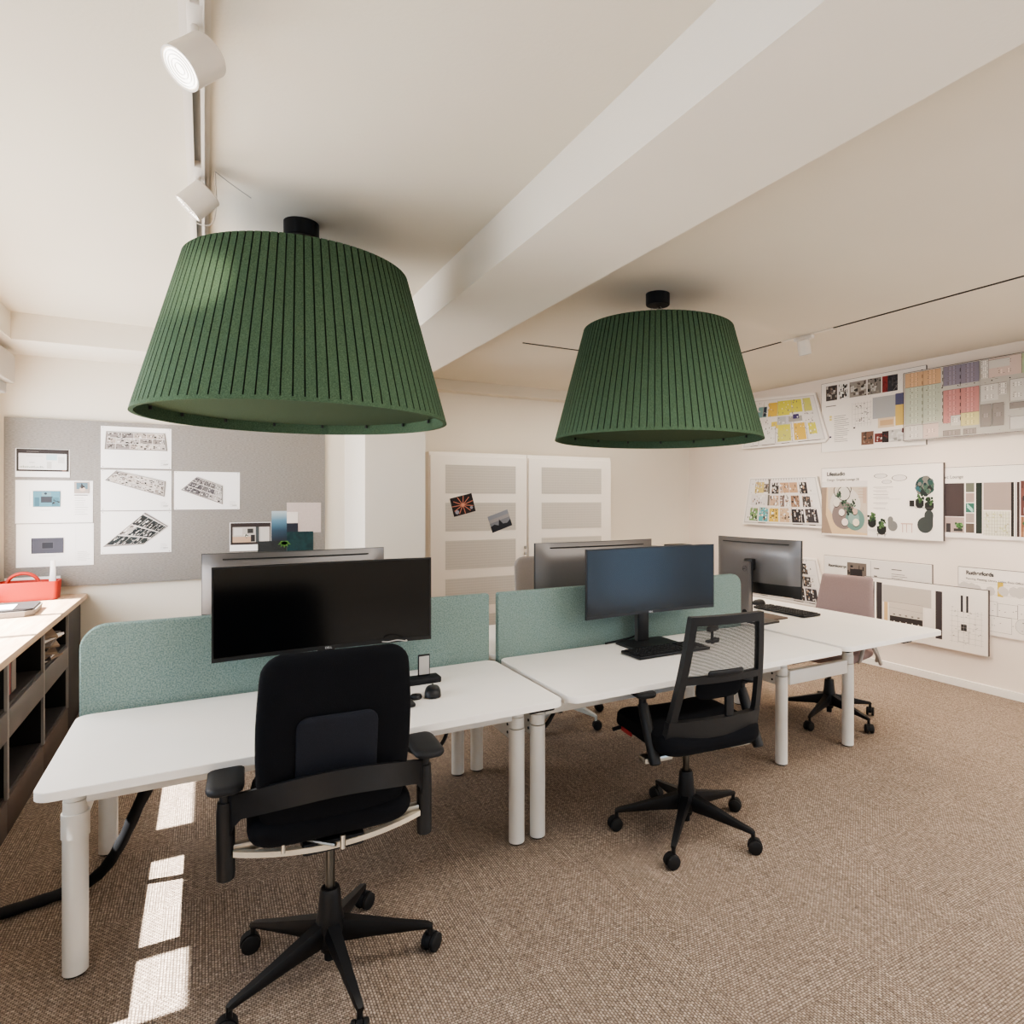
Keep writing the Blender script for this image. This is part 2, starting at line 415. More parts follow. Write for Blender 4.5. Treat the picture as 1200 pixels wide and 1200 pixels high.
for i, (a, b_) in enumerate(wins):
    f = B(); x = XL-.26
    f.bx(x-.03, x+.03, a, b_, .86, .89).bx(x-.03, x+.03, a, b_, 2.19, 2.2)
    for mY in muls[i]: f.bx(x-.03, x+.03, mY-.03, mY+.03, .89, 2.19)
    o = struct('window_%d' % (i+1), f, M['trim'])
    g = B().bx(x-.004, x+.004, a, b_, .89, 2.19).build('pane', M['glass'], o, smooth=False)
    s_ = B().bx(XL-.2, XL+.02, a-.02, b_+.02, .845, .862, bev=.004).build('window_sill', M['trim'], o)

f = B().bx(XR+.02, XR+.07, -2.1, -2.05, .03, 2.2).bx(XR+.02, XR+.07, -1.25, -1.2, .03, 2.2)
o = struct('window_5', f, M['trim']); B().bx(XR+.04, XR+.046, -2.06, -1.24, .03, 2.2).build('pane', M['glass'], o, smooth=False)
f = B().bx(3.6, 3.66, YB-.07, YB-.02, .08, 2.2).bx(5.04, 5.1, YB-.07, YB-.02, .08, 2.2)
o = struct('window_6', f, M['trim']); B().bx(3.65, 5.05, YB-.046, YB-.04, .08, 2.2).build('pane', M['glass'], o, smooth=False)
bl = thing('roller_blind', 'pale roller blind cassette above the window at the left edge', 'blind', (XL, 0, 0))
B().bx(.0, .12, 3.42, 5.6, 2.27, 2.46, bev=.01).build('cassette', M['blind'], bl)
B().bx(.02, .08, 3.44, 5.58, 2.2, 2.27, bev=.008).build('bottom_rail', M['lgrey'], bl)

# ------------------------------------------------------------------ bench desks
ZT = .715
def leg_mesh(x, y, sleeve, parent, zr=.69):
    b = B().cyl((x, y, .008), (x, y, .50), .034, seg=28)
    if sleeve: b.cyl((x, y, .435), (x, y, .512), .0375, seg=28)
    b.cyl((x, y, .505), (x, y, .55), .0325, seg=28).cyl((x, y, .552), (x, y, zr), .0305, seg=28)
    l = b.build('leg', M['wmetal'], parent)
    B().cyl((x, y, 0), (x, y, .01), .028, seg=20).build('foot', M['rubber'], l)
    return l
def desk(label, x0, x1, y0, y1, ly, lx, sleeve=(), group='height adjustable white desks'):
    cx, cy = (x0+x1)/2, (y0+y1)/2
    t = thing('office_desk', label, 'desk', (cx, cy, 0), 0, group)
    hx, hy = (x1-x0)/2, (y1-y0)/2
    o = rrect(-hx, hx, -hy, hy, .045, 8); oi = rrect(-hx+.002, hx-.002, -hy+.002, hy-.002, .043, 8)
    B().prism(o, lambda a, b: Vector((a, b, .69)), lambda a, b: Vector((a, b, ZT-.0012))).prism(oi, lambda a, b: Vector((a, b, ZT-.0014)), lambda a, b: Vector((a, b, ZT))).build('tabletop', M['white'], t, angle=30)
    for i, (px, py) in enumerate(zip(lx, ly)): leg_mesh(px-cx, py-cy, i in sleeve, t)
    return t, cx, cy
# near side
tA, ax, ay = desk('front left white desk, its free end beside the dark shelving', -.40, 1.215, 2.185, 2.915, (2.55, 2.55), (-.355, 1.175), sleeve=(0,))
tB, bx_, by_ = desk('front right white desk between the big left desk and the end desk', 1.245, 2.89, 2.185, 2.915, (2.55, 2.55), (1.277, 2.818))
tA2, a2x, a2y = desk('white desk behind the felt screen on the left, mostly hidden', -.40, 1.215, 2.985, 3.715, (3.345, 3.345), (-.355, 1.19))
tB2, b2x, b2y = desk('white desk behind the felt screen in the middle, mostly hidden', 1.245, 2.89, 2.985, 3.715, (3.345, 3.345), (1.30, 2.818))
tC, c_x, c_y = desk('white end desk set crosswise at the right end of the bench', 2.925, 3.81, 2.2, 3.80, (2.54, 3.46), (3.38, 3.38))
for t, cx, cy, xs, yy in ((tA, ax, ay, (-.355, 1.175), 2.55), (tB, bx_, by_, (1.277, 2.818), 2.55), (tA2, a2x, a2y, (-.355, 1.19), 3.345), (tB2, b2x, b2y, (1.30, 2.818), 3.345)):
    B().bx(xs[0]+.03-cx, xs[1]-.03-cx, yy-.02-cy, yy+.02-cy, .54, .63, bev=.003).build('beam', M['wmetal'], t)
    for q in xs:
        B().bx(q-cx-.02, q-cx+.02, yy-.28-cy, yy+.28-cy, .668, .69, bev=.003).build('top_bracket', M['wmetal'], t)
for t, cx, cy, xs in ((tA2, a2x, a2y, (-.355, 1.19)), (tB2, b2x, b2y, (1.30, 2.818))):
    for q in xs: B().bx(q-cx-.02, q-cx+.02, 2.951-cy, 3.32-cy, .445, .535, bev=.002).build('crossbar', M['wmetal'], t)
for t, cx, cy, xs in ((tA, ax, ay, (-.355, 1.175)), (tB, bx_, by_, (1.277, 2.818))):
    for q in xs:
        cr = B().bx(q-cx-.02, q-cx+.02, 2.575-cy, 2.949-cy, .445, .535, bev=.002).build('crossbar', M['wmetal'], t)
        bb = B()
        for zz in (.47, .505):
            for sx in (-1, 1): bb.cyl((q-cx+sx*.0195, 2.60-cy, zz), (q-cx+sx*.023, 2.60-cy, zz), .006, seg=10)
        bb.build('bolt', M['blackm'], cr)
B().bx(3.36-c_x, 3.40-c_x, 2.57-c_y, 3.43-c_y, .54, .63, bev=.003).build('beam', M['wmetal'], tC)
B().bx(2.855-c_x, 3.35-c_x, 2.52-c_y, 2.56-c_y, .448, .525, bev=.003).build('crossbar', M['wmetal'], tC)
B().bx(3.06-c_x, 3.70-c_x, 2.52-c_y, 2.56-c_y, .668, .69, bev=.003).build('top_bracket', M['wmetal'], tC)
B().bx(2.97-c_x, 3.07-c_x, 2.23-c_y, 2.27-c_y, .675, .69, bev=.003).build('edge_clip', M['blackm'], tC)
B().bx(3.42-c_x, 3.5-c_x, 2.205-c_y, 2.23-c_y, .68, .69, bev=.002).build('edge_clip', M['blackm'], tC)
B().bx(1.09-ax, 1.2-ax, 2.24-ay, 2.32-ay, .66, .689, bev=.006).build('height_switch', M['blackm'], tA)
B().bx(2.56-bx_, 2.66-bx_, 2.24-by_, 2.30-by_, .664, .689, bev=.006).build('height_switch', M['blackm'], tB)

# felt screens
def felt(label, x0, x1, rs):
    o = B().prism(rrect(x0, x1, .66, 1.035, .08, 8, rs), lambda a, b: Vector((a, 2.932, b)), lambda a, b: Vector((a, 2.968, b))).build('desk_screen', M['felt_t'], angle=30)
    bv = o.modifiers.new('soft', 'BEVEL'); bv.width = .006; bv.segments = 2; bv.limit_method = 'ANGLE'
    return tag(o, label, 'desk divider', 'felt screens between facing desks')
felt('long grey-green felt screen on the left desks, rounded at its left top corner', -.398, 1.205, (0, 0, .012, .085))
felt('long grey-green felt screen on the right desks, rounded at its right top corner', 1.25, 2.885, (0, 0, .07, .012))

# ------------------------------------------------------------------ monitors
def make_monitor(label, W=.4155):
    t = thing('computer_monitor', label, 'monitor', (0,0,0), 0, 'curved wide monitors on the desks')
    z0, z1 = .175, .53
    def cv(x): return -.09 + .024*(1-(x/W)**2)
    def grid_panel(xa, xb, za, zb, yo, th, n=24, bulge=0):
        b = B(); L = []
        for i in range(n+1):
            x = xa+(xb-xa)*i/n
            L.append([b.bm.verts.new((x, cv(x)+yo, za)), b.bm.verts.new((x, cv(x)+yo, zb)), b.bm.verts.new((x, cv(x)+yo+th, zb)), b.bm.verts.new((x, cv(x)+yo+th, za))])
        for i in range(n):
            for k in range(4): b.faces_from((L[i][k], L[i][(k+1)%4], L[i+1][(k+1)%4], L[i+1][k]))
        b.faces_from(L[0]); b.faces_from(L[-1][::-1])
        return b
    grid_panel(-W, W, z0, z1, 0, .012).build('bezel', M['bezel'], t)
    grid_panel(-W+.007, W-.007, z0+.016, z1-.007, -.0012, .0015).build('screen', M['screen'], t)
    # rear casing: bulging back in silver, black lower band
    def back(xa, za, zb, dp, name, m):
        b = B(); nx, nz = 24, 10; G = []
        for j in range(nz+1):
            z = za+(zb-za)*j/nz; row = []
            for i in range(nx+1):
                x = -xa+2*xa*i/nx
                ex = min(1, (1-abs(x)/xa)*5); ez = min(1, min(z-z0, z1-z)*9)
                row.append(b.bm.verts.new((x, cv(x)+.012+dp*math.sin(ex*PI/2)*math.sin(max(0, ez)*PI/2)+.002, z)))
            G.append(row)
        for j in range(nz):
            for i in range(nx): b.faces_from((G[j][i], G[j][i+1], G[j+1][i+1], G[j+1][i]))
        return b.build(name, m, t)
    back(W-.002, z0+.075, z1-.002, .028, 'rear_casing', M['mback'])
    back(W-.002, z0+.002, z0+.075, .028, 'rear_lower_casing', M['mblack'])
    sl = B(); pts = []
    for i in range(13):
        x = (-.33+.66*i/12)*W/.4155; pts.append((x, cv(x)+.0315, z1-.028))
    sl.tube(pts, .0028, 6).build('vent_slot', M['rubber'], t)
    lettering('DELL', .012, M['whitelet'], t, (-.016, cv(0)-.0016, z0+.003), name='logo')
    # stand
    B().prism(rrect(-.034, .034, 0, .385, .01, 4), lambda a, b: Vector((a, .012+(.01 if b > .3 else 0), b)), lambda a, b: Vector((a, .042, b))).build('stand_post', M['mback'], t)
    B().bx(-.031, .031, -.05, .014, .33, .40, bev=.006).build('stand_head', M['mblack'], t)
    B().bx(-.034, .034, .004, .012, .012, .38, bev=.003).build('post_trim', M['mblack'], t)
    B().prism(rrect(-.15, .15, -.12, .06, .012, 5), lambda a, b: Vector((a, b, .0)), lambda a, b: Vector((a, b, .012))).build('stand_base', M['mblack'], t)
    e = B(); e.lathe([(.016, 0), (.0175, 0), (.0175, .001), (.016, .001)], (0, .043, .34), 24, rot=Matrix.Rotation(-PI/2, 3, 'X'), close=True)
    lg = e.build('emblem', M['ink'], t)
    lettering('DELL', .011, M['ink'], t, (.015, .0428, .332), rot=(PI/2, math.radians(-14), PI), name='emblem_lettering')
    e2 = B().lathe([(0, 0), (.02, 0), (.02, .002), (0, .002)], (0, .0425, .06), 20, rot=Matrix.Rotation(-PI/2, 3, 'X')); e2.build('cable_hole', M['rubber'], t)
    return t
m0 = make_monitor('large black curved monitor on the front left desk, screen toward us')
m0.location = (.435, 2.82, ZT)
for loc, rz, lab in (((2.065, 2.83, ZT), math.radians(-1), 'black curved monitor on the front right desk with bluish glare, screen toward us'),
                     ((.40, 3.36, ZT), PI, 'monitor seen from behind over the left felt screen, grey back'),
                     ((2.05, 3.22, ZT), PI, 'monitor seen from behind over the middle felt screen, left of the end desk')):
    k = copy_tree(m0); k.location = loc; k.rotation_euler = (0, 0, rz); k['label'] = lab

m4 = make_monitor('monitor seen from behind on the crosswise end desk, circular logo on its post', .336)
m4.location = (3.025, 3.005, ZT); m4.rotation_euler = (0, 0, math.radians(94.5))
# keyboards and mice
def make_keyboard():
    t = thing('keyboard', '', 'keyboard', (0,0,0), 0, 'black keyboards on the desks')
    B().box((0, 0, .009), (.45, .165, .014), bev=.004).build('key_tray', M['black'], t)
    k = B()
    for r in range(6):
        x = -.212; y = .062-r*.0245
        while x < .205:
            w = .017 if not (r == 5 and -.1 < x < .0) else .09
            if not (.07 < x < .082 or .142 < x < .15): k.box((x+w/2, y, .018), (w, .017, .006), bev=.0015, seg=1)
            x += w+.0035
    k.build('keys', M['blackm'], t)
    B().box((-.19, .07, .004), (.03, .012, .008)).box((.19, .07, .004), (.03, .012, .008)).build('riser', M['rubber'], t)
    return t
kb = make_keyboard(); kb.location = (2.045, 2.612, ZT+.001); kb['label'] = 'black keyboard on the front right desk below the blue-lit screen'
for loc, rz, lab in (((.46, 2.47, ZT+.001), 0, 'black keyboard hidden behind the nearest black chair on the left desk'), ((3.48, 3.11, ZT+.001), PI/2, 'black keyboard on the crosswise end desk near the mauve chair')):
    k = copy_tree(kb); k.location = loc; k.rotation_euler = (0, 0, rz); k['label'] = lab
def make_mouse():
    t = thing('computer_mouse', '', 'mouse', (0,0,0), 0, 'black computer mice')
    rows = rrows(-.055, .055, lambda v: .032, .03, .03, 16)
    B().slab(rows, lambda x, v, k: Vector((x, v, .002+max(0, k)*(.036-.10*abs(v+.012)))), 12, 3).build('mouse_body', M['black'], t)
    B().box((0, .026, .031), (.007, .018, .012), bev=.003).build('scroll_wheel', M['dsteel'], t)
    return t
mo = make_mouse(); mo.location = (.785, 2.50, ZT+.002); mo.rotation_euler = (0, 0, -.3); mo['label'] = 'black mouse on the left desk right of the nearest chair'
for loc, rz, lab in (((3.55, 3.43, ZT+.002), PI/2, 'dark mouse beside the keyboard on the end desk'),):
    k = copy_tree(mo); k.location = loc; k.rotation_euler = (0, 0, rz); k['label'] = lab
# dock and phone on stand
dk = thing('docking_station', 'flat black dock on the left desk behind the mouse', 'dock', (.775, 2.70, ZT))
B().box((0, 0, .0125), (.2, .075, .025), bev=.005).build('dock_body', M['blackm'], dk)
ph = thing('phone', 'small phone with grey display standing upright on the black dock', 'phone', (.812, 2.707, ZT+.026))
B().box((0, .004, .045), (.052, .009, .092), bev=.003).build('phone_body', M['black'], ph)
B().box((0, -.0012, .045), (.043, .002, .078)).build('display', M['lgrey'], ph)
ob = thing('presentation_remote', 'small black puck by the nearest chair on the left desk', 'remote', (.715, 2.49, ZT+.001))
B().lathe([(0, 0), (.02, 0), (.024, .006), (.02, .016), (0, .02)], seg=20).build('puck', M['black'], ob)
# headset stand on the right desk, seen through the mesh chair
hs = thing('webcam', 'small black webcam on a folding foot seen through the mesh chair back', 'webcam', (2.40, 2.66, ZT), .3)
B().box((0, 0, .006), (.07, .05, .012), bev=.004).box((.05, .01, .008), (.04, .03, .012), bev=.003).build('clip_foot', M['blackm'], hs)
B().cyl((0, 0, .01), (0, 0, .06), .008, seg=12).build('neck', M['blackm'], hs)
B().box((.005, 0, .075), (.09, .03, .032), bev=.01).build('camera_body', M['black'], hs)
nb = tag(B().prism(rrect(3.155, 3.30, 2.93, 3.13, .006, 3), lambda a, b: Vector((a, b, ZT+.0005)), lambda a, b: Vector((a, b, ZT+.009))).build('notebook', M['plinth']), 'thin brown-grey notebook beside the stand of the end desk monitor', 'notebook')

# ------------------------------------------------------------------ cables
def smooth_path(pts, n=8):
    pts = [Vector(p) for p in pts]; out = []
    for i in range(len(pts)-1):
        p0 = pts[max(i-1, 0)]; p1 = pts[i]; p2 = pts[i+1]; p3 = pts[min(i+2, len(pts)-1)]
        for k in range(n):
            t = k/n; out.append(.5*((2*p1)+(-p0+p2)*t+(2*p0-5*p1+4*p2-p3)*t*t+(-p0+3*p1-3*p2+p3)*t**3))
    out.append(pts[-1]); return out
def cable(label, pts, r, m='rubber', cat='cable', name='cable', sx=1):
    return tag(B().tube(smooth_path(pts), r, 10, sx=sx).build(name, M[m]), label, cat)
cb = thing('cable_sleeve', 'thick black braided cable sleeve dropping from the left desk to the carpet', 'cable')
B().tube(smooth_path([(-.06, 2.9, .62), (-.12, 2.94, .52), (-.205, 2.97, .36), (-.27, 3.0, .2), (-.33, 3.03, .09), (-.40, 3.05, .032), (-.50, 3.03, .024), (-.63, 3.0, .024), (-.74, 2.97, .024)]), [.023+.0012*math.sin(i*1.3)-.003*min(1, i/50) for i in range(65)], 12, sx=.8).build('sleeve', M['blackm'], cb)
cable('thin black cable hooked down under the left desk near the right armrest', [(.88, 2.62, .64), (.885, 2.62, .56), (.87, 2.60, .50), (.82, 2.58, .465), (.74, 2.57, .47), (.66, 2.57, .53)], .008)
cable('black cable curving down under the front right desk by the twin legs', [(1.40, 2.62, .69), (1.405, 2.62, .6), (1.39, 2.60, .53), (1.34, 2.59, .47), (1.325, 2.63, .45), (1.33, 2.7, .52)], .009)
cable('black monitor cable lying over the desk edge behind the right keyboard', [(1.86, 2.90, .722), (1.95, 2.915, .724), (2.02, 2.90, .735), (2.05, 2.87, .76), (2.07, 2.86, .80)], .005)
gb = thing('adapter_box', 'small black and amber adapter hanging under the left rear desk', 'adapter', (1.01, 3.05, .60))
B().box((0, 0, 0), (.15, .07, .028), bev=.008).build('adapter_case', M['blackm'], gb)
B().box((0, -.002, .004), (.09, .074, .014), bev=.004).build('amber_strip', M['gold'], gb)
B().cyl((0, 0, .012), (0, 0, .088), .003, seg=8).build('hanger', M['rubber'], gb)
cable('thin dark cable arcing above the top of the nearest black chair', [(.64, 2.80, .89), (.655, 2.70, .905), (.69, 2.68, .912), (.735, 2.70, .90), (.75, 2.80, .89)], .0025, 'lgrey')

# ------------------------------------------------------------------ office chairs
def star_base(t, phase, m, hub=.27, rad=.31, legm=None):
    legm = legm or m
    B().lathe([(0, .075), (.027, .075), (.03, .09), (.044, .1), (.046, .15), (.036, .2), (.031, hub-.01), (.027, hub), (0, hub)], seg=28).build('hub', m, t)
    B().cyl((0, 0, .045), (0, 0, .08), .017, seg=16).build('column_end', M['blackm'], t)
    for k in range(5):
        a = math.radians(phase+72*k); d = Vector((math.cos(a), math.sin(a), 0)); n = Vector((-d.y, d.x, 0))
        b = B(); secs = []
        for (r_, zt, zb, w) in ((.02, .175, .10, .026), (.06, .163, .098, .025), (.12, .147, .095, .021), (.2, .124, .088, .0175), (.27, .106, .082, .0145), (rad-.008, .098, .078, .0125), (rad+.006, .09, .076, .010)):
            secs.append([b.bm.verts.new(d*r_+n*q*w+Vector((0, 0, z))) for q, z in ((-.6, zb), (.6, zb), (1, (zb+zt)/2), (.7, zt), (-.7, zt), (-1, (zb+zt)/2))])
        for i in range(len(secs)-1):
            for j in range(6): b.faces_from((secs[i][j], secs[i][(j+1)%6], secs[i+1][(j+1)%6], secs[i+1][j]))
        b.faces_from(secs[0]); b.faces_from(secs[-1][::-1])
        b.cyl(tuple(d*rad+Vector((0, 0, .055))), tuple(d*rad+Vector((0, 0, .09))), .0085, seg=12)
        b.build('leg', legm, t, angle=50)
        # caster: hood + two wheels
        ca = a+.9*math.sin(k*2.1+phase); cd = Vector((math.cos(ca), math.sin(ca), 0)); cn = Vector((-cd.y, cd.x, 0))
        c0 = d*rad+cd*.008+Vector((0, 0, .0285))
        hd = B(); arc = []
        prof = [(math.cos(q)*.031, math.sin(q)*.031) for q in [math.radians(x) for x in range(-10, 191, 20)]]
        A_ = [hd.bm.verts.new(c0+cd*p+Vector((0, 0, q))-cn*.009) for p, q in prof]; B_ = [hd.bm.verts.new(c0+cd*p+Vector((0, 0, q))+cn*.009) for p, q in prof]
        hd.faces_from(A_); hd.faces_from(B_[::-1])
        for i in range(len(A_)): hd.faces_from((A_[i], A_[(i+1)%len(A_)], B_[(i+1)%len(A_)], B_[i]))
        co = hd.build('caster', M['blackm'], t)
        for s_ in (-1, 1):
            w = B(); w.tube([c0+cn*s_*.010, c0+cn*s_*.012, c0+cn*s_*.022, c0+cn*s_*.025], [.026, .0285, .0285, .024], 22); w.build('wheel', M['rubber'], co)
def armrest(t, s, x, y, zp=.70, zb=.39, m='black', lean=0, out=0):
    b = B().tube(smooth_path([(x*s, y+lean, zb+.005), (x*s, y+lean*.9, zb+.03), (x*s, y+lean*.4, zb+.14), (x*s, y, zp-.075)], 4), [.012, .02, .0235, .024, .0245]+[.0245]*6+[.023, .022], 16)
    b.tube([(x*s, y, zp-.09), (x*s, y, zp-.04)], .017, 16)
    a = b.build('armrest_post', M[m], t)
    B().lathe([(0, -.012), (.028, -.012), (.036, 0), (.036, .012), (0, .012)], (x*s, y, zp-.035), 20).build('arm_swivel', M[m], a)
    rows = rrows(-.105, .105, .049, .04, .02, 14)
    B().slab(rows, lambda q, v, k: Vector(((x+out)*s+q, y+v, zp-.012+k*.0125)), 10, 6).build('arm_pad', M['blackm'], a)

# nearest chair: solid black back, wide band, beige strap
c1 = thing('office_chair', 'black upholstered swivel chair nearest us, wide band across its back', 'chair', (.342, 2.15, 0), math.radians(-3))
star_base(c1, 62.4, M['black'])
B().cyl((0, 0, .26), (0, 0, .45), .0145, seg=20).build('gas_lift', M['dsteel'], c1)
B().bx(-.09, .09, -.11, .13, .435, .475, bev=.012).build('mechanism', M['blackm'], c1)
rows = rrows(-.145, .33, lambda v: .235-.02*max(0, (v-.1)/.23), .07, .05, 20)
B().slab(rows, lambda x, v, k: Vector((x, v, .535+k*.052-.02*max(0, (v-.2)/.13)**2)), 18, 8).build('seat', M['fab'], c1)
# beige/steel strap: U under the seat, from post to post
st = B(); P0 = []
for i in range(25):
    q = -1+2*i/24; x = .27*q; y = -.055-.05*(1-q*q); z = .474-.016*(1-q*q)
    P0.append((x, y, z))
L = [[st.bm.verts.new((p[0], p[1]-.012, p[2]-.010)), st.bm.verts.new((p[0], p[1]+.012, p[2]-.012)), st.bm.verts.new((p[0], p[1]+.012, p[2]+.004)), st.bm.verts.new((p[0], p[1]-.012, p[2]+.006))] for p in P0]
for i in range(24):
    for k in range(4): st.faces_from((L[i][k], L[i][(k+1)%4], L[i+1][(k+1)%4], L[i+1][k]))
st.faces_from(L[0]); st.faces_from(L[-1])
st.build('seat_strap', M['beige'], c1)
for q0 in (-.27, .16): B().bx(q0, q0+.11, -.055, -.025, .465, .495, bev=.005).build('side_bracket', M['steel'], c1)
B().cyl((-.14, -.12, .47), (-.14, -.12, .5), .006, seg=10).cyl((.02, -.15, .46), (.02, -.15, .5), .008, seg=10).cyl((-.1, -.06, .475), (.0, -.15, .475), .006, seg=8).build('spring_rod', M['steel'], c1)
def yb(z): return -.105-.115*((z-.52)/.56)-.012*math.sin((z-.52)/.56*PI)
rows = rrows(.53, 1.07, lambda v: .197+.018*math.sin((v-.53)/.545*PI), .06, .03, 26)
B().slab(rows, lambda x, v, k: Vector((x, yb(v)+k*.025+.22*x*x, v)), 20, 10).build('backrest', M['fab'], c1)
rows = rrows(.655, .885, lambda v: .112, .035, .012, 16)
B().slab(rows, lambda x, v, k: Vector((x, yb(v)-.028+k*.010+.22*x*x, v)), 16, 12).build('lumbar_pad', M['fab2'], c1)
bd = B(); L = []
for i in range(33):
    q = -1+2*i/32; x = .285*q; y = -.045-.195*(1-abs(q)**2.2); e = abs(q)
    zc = .60+.095*(1-e**2); hh = .037+.03*max(0, (e-.86)/.14)**2
    zo = -.03*max(0, (e-.86)/.14)**2
    L.append([bd.bm.verts.new((x, y-.006, zc-hh+zo)), bd.bm.verts.new((x, y+.006, zc-hh+zo)), bd.bm.verts.new((x, y+.006, zc+.037)), bd.bm.verts.new((x, y-.006, zc+.037))])
for i in range(32):
    for k in range(4): bd.faces_from((L[i][k], L[i][(k+1)%4], L[i+1][(k+1)%4], L[i+1][k]))
bd.faces_from(L[0]); bd.faces_from(L[-1])
bd.build('back_band', M['black'], c1)
for s_ in (-1, 1): armrest(c1, s_, .289, -.04, .695, .385, 'black')

# mesh chair
c2 = thing('office_chair', 'black swivel chair with see-through mesh back at the front right desk', 'chair', (1.885, 2.262, 0), math.radians(-6))
star_base(c2, 11, M['black'], rad=.315)
B().cyl((0, 0, .26), (0, 0, .42), .0145, seg=20).build('gas_lift', M['dsteel'], c2)
B().bx(-.09, .09, -.1, .14, .405, .44, bev=.012).build('mechanism', M['blackm'], c2)
for q0 in (-.29, .15): B().bx(q0, q0+.14, -.13, -.07, .39, .415, bev=.008).build('side_bracket', M['steel'], c2)
rows = rrows(-.24, .265, lambda v: .257-.015*max(0, (v-.1)/.2), .08, .05, 20)
B().slab(rows, lambda x, v, k: Vector((x, v, .475+k*.045-.02*max(0, (v-.14)/.1)**2+.02*(x/.24)**2*(1 if k > 0 else 0))), 18, 8).build('seat', M['fab'], c2)
B().box((-.252, .10, .45), (.006, .09, .018)).build('seat_tag', M['redlab'], c2)
B().cyl((-.25, .16, .45), (-.29, .16, .445), .009, seg=12).build('lever', M['blackm'], c2)
def yc(z): return -.215-.10*((z-.50)/.53)-.015*math.sin((z-.5)/.53*PI)
def xo(z): return .238-.058*((z-.50)/.53)
def yb2(x, z): return yc(z)+.55*x*x
fr = B()
def stile(s, wi):
    L = []
    for i in range(17):
        z = .505+.52*i/16; o_ = xo(z); w = wi(z)
        L.append([fr.bm.verts.new((s*a, yb2(a, z)+dy, z)) for a, dy in ((o_, -.016), (o_, .016), (o_-w, .014), (o_-w, -.014))])
    for i in range(16):
        for k in range(4): fr.faces_from((L[i][k], L[i][(k+1)%4], L[i+1][(k+1)%4], L[i+1][k]))
    fr.faces_from(L[0]); fr.faces_from(L[-1][::-1])
stile(-1, lambda z: .030+.035*max(0, (.60-z)/.1)); stile(1, lambda z: .030+.035*max(0, (.60-z)/.1))
def rail(za, zb, hw, th=.014):
    L = []
    for i in range(17):
        x = -hw(0)+2*hw(0)*i/16
        L.append([fr.bm.verts.new((x, yb2(x, z)+dy, z)) for z, dy in ((za, -th), (zb, -th), (zb, th), (za, th))])
    for i in range(16):
        for k in range(4): fr.faces_from((L[i][k], L[i][(k+1)%4], L[i+1][(k+1)%4], L[i+1][k]))
    fr.faces_from(L[0]); fr.faces_from(L[-1][::-1])
rail(.99, 1.027, lambda q: .178, .016); rail(.745, .775, lambda q: .205); rail(.50, .585, lambda q: .232, .017)
fr.build('back_frame', M['black'], c2)
ms = B(); G = []
for j in range(9):
    z = .77+.225*j/8; G.append([ms.bm.verts.new(((xo(z)-.02)*(-1+i/6), yb2((xo(z)-.02)*(-1+i/6), z), z)) for i in range(13)])
for j in range(8):
    for i in range(12): ms.faces_from((G[j][i], G[j][i+1], G[j+1][i+1], G[j+1][i]))
ms.build('back_mesh', M['mesh'], c2)
rows = rrows(.665, .765, lambda v: .115, .04, .015, 14)
B().slab(rows, lambda x, v, k: Vector((x, yb2(x, v)+.02+k*.014, v)), 14, 6).build('lumbar_pad', M['fab'], c2)
B().bx(.035, .075, yc(.65)+.005, yc(.65)+.025, .57, .76, bev=.006).build('lumbar_spine', M['black'], c2)
rows = rrows(.772, .80, lambda v: .09, .014, .01, 8)
B().slab(rows, lambda x, v, k: Vector((x, yb2(x, v)-.012+k*.012, v)), 12, 6).build('lumbar_handle', M['blackm'], c2)
armrest(c2, -1, .25, -.04, .69, .385, 'black', lean=-.11, out=.025)
armrest(c2, 1, .288, -.03, .69, .375, 'black', lean=-.12)

# mauve chair at the end desk, facing -X (rot +90deg turns +Y to -X)
c4 = thing('office_chair', 'mauve-grey upholstered chair with black star base beyond the end desk', 'chair', (3.69, 2.92, 0), math.radians(103))
star_base(c4, 52-103, M['black'])
B().cyl((0, 0, .26), (0, 0, .42), .0145, seg=20).build('gas_lift', M['dsteel'], c4)
rows = rrows(-.23, .23, lambda v: .23, .08, .04, 18)
B().slab(rows, lambda x, v, k: Vector((x, v, .455+k*.04)), 16, 8).build('seat', M['mauve'], c4)
B().bx(-.1, .1, -.12, .12, .395, .425, bev=.01).build('mechanism', M['blackm'], c4)
def y4(z): return -.195-.09*((z-.5)/.45)
rows = rrows(.50, .955, lambda v: .232-.05*((v-.5)/.455), .014, .02, 20)
B().slab(rows, lambda x, v, k: Vector((x, y4(v)+k*.018+.25*x*x, v)), 16, 10).build('backrest', M['mauve'], c4)
for s_ in (-1, 1):
    b = B().tube([(s_*.235, .06, .44), (s_*.26, .02, .60), (s_*.26, -.16, .44), (s_*.235, -.2, .40)], .012, 10)
    b.tube([(s_*.26, -.21, .38), (s_*.26, -.05, .60)], .013, 10)
    b.tube([(s_*.235, .06, .44), (s_*.2, .0, .42)], .011, 8).build('arm_frame', M['lgrey'], c4)
    B().box((s_*.26, -.03, .608), (.045, .2, .02), bev=.008).build('arm_pad', M['lgrey'], c4)

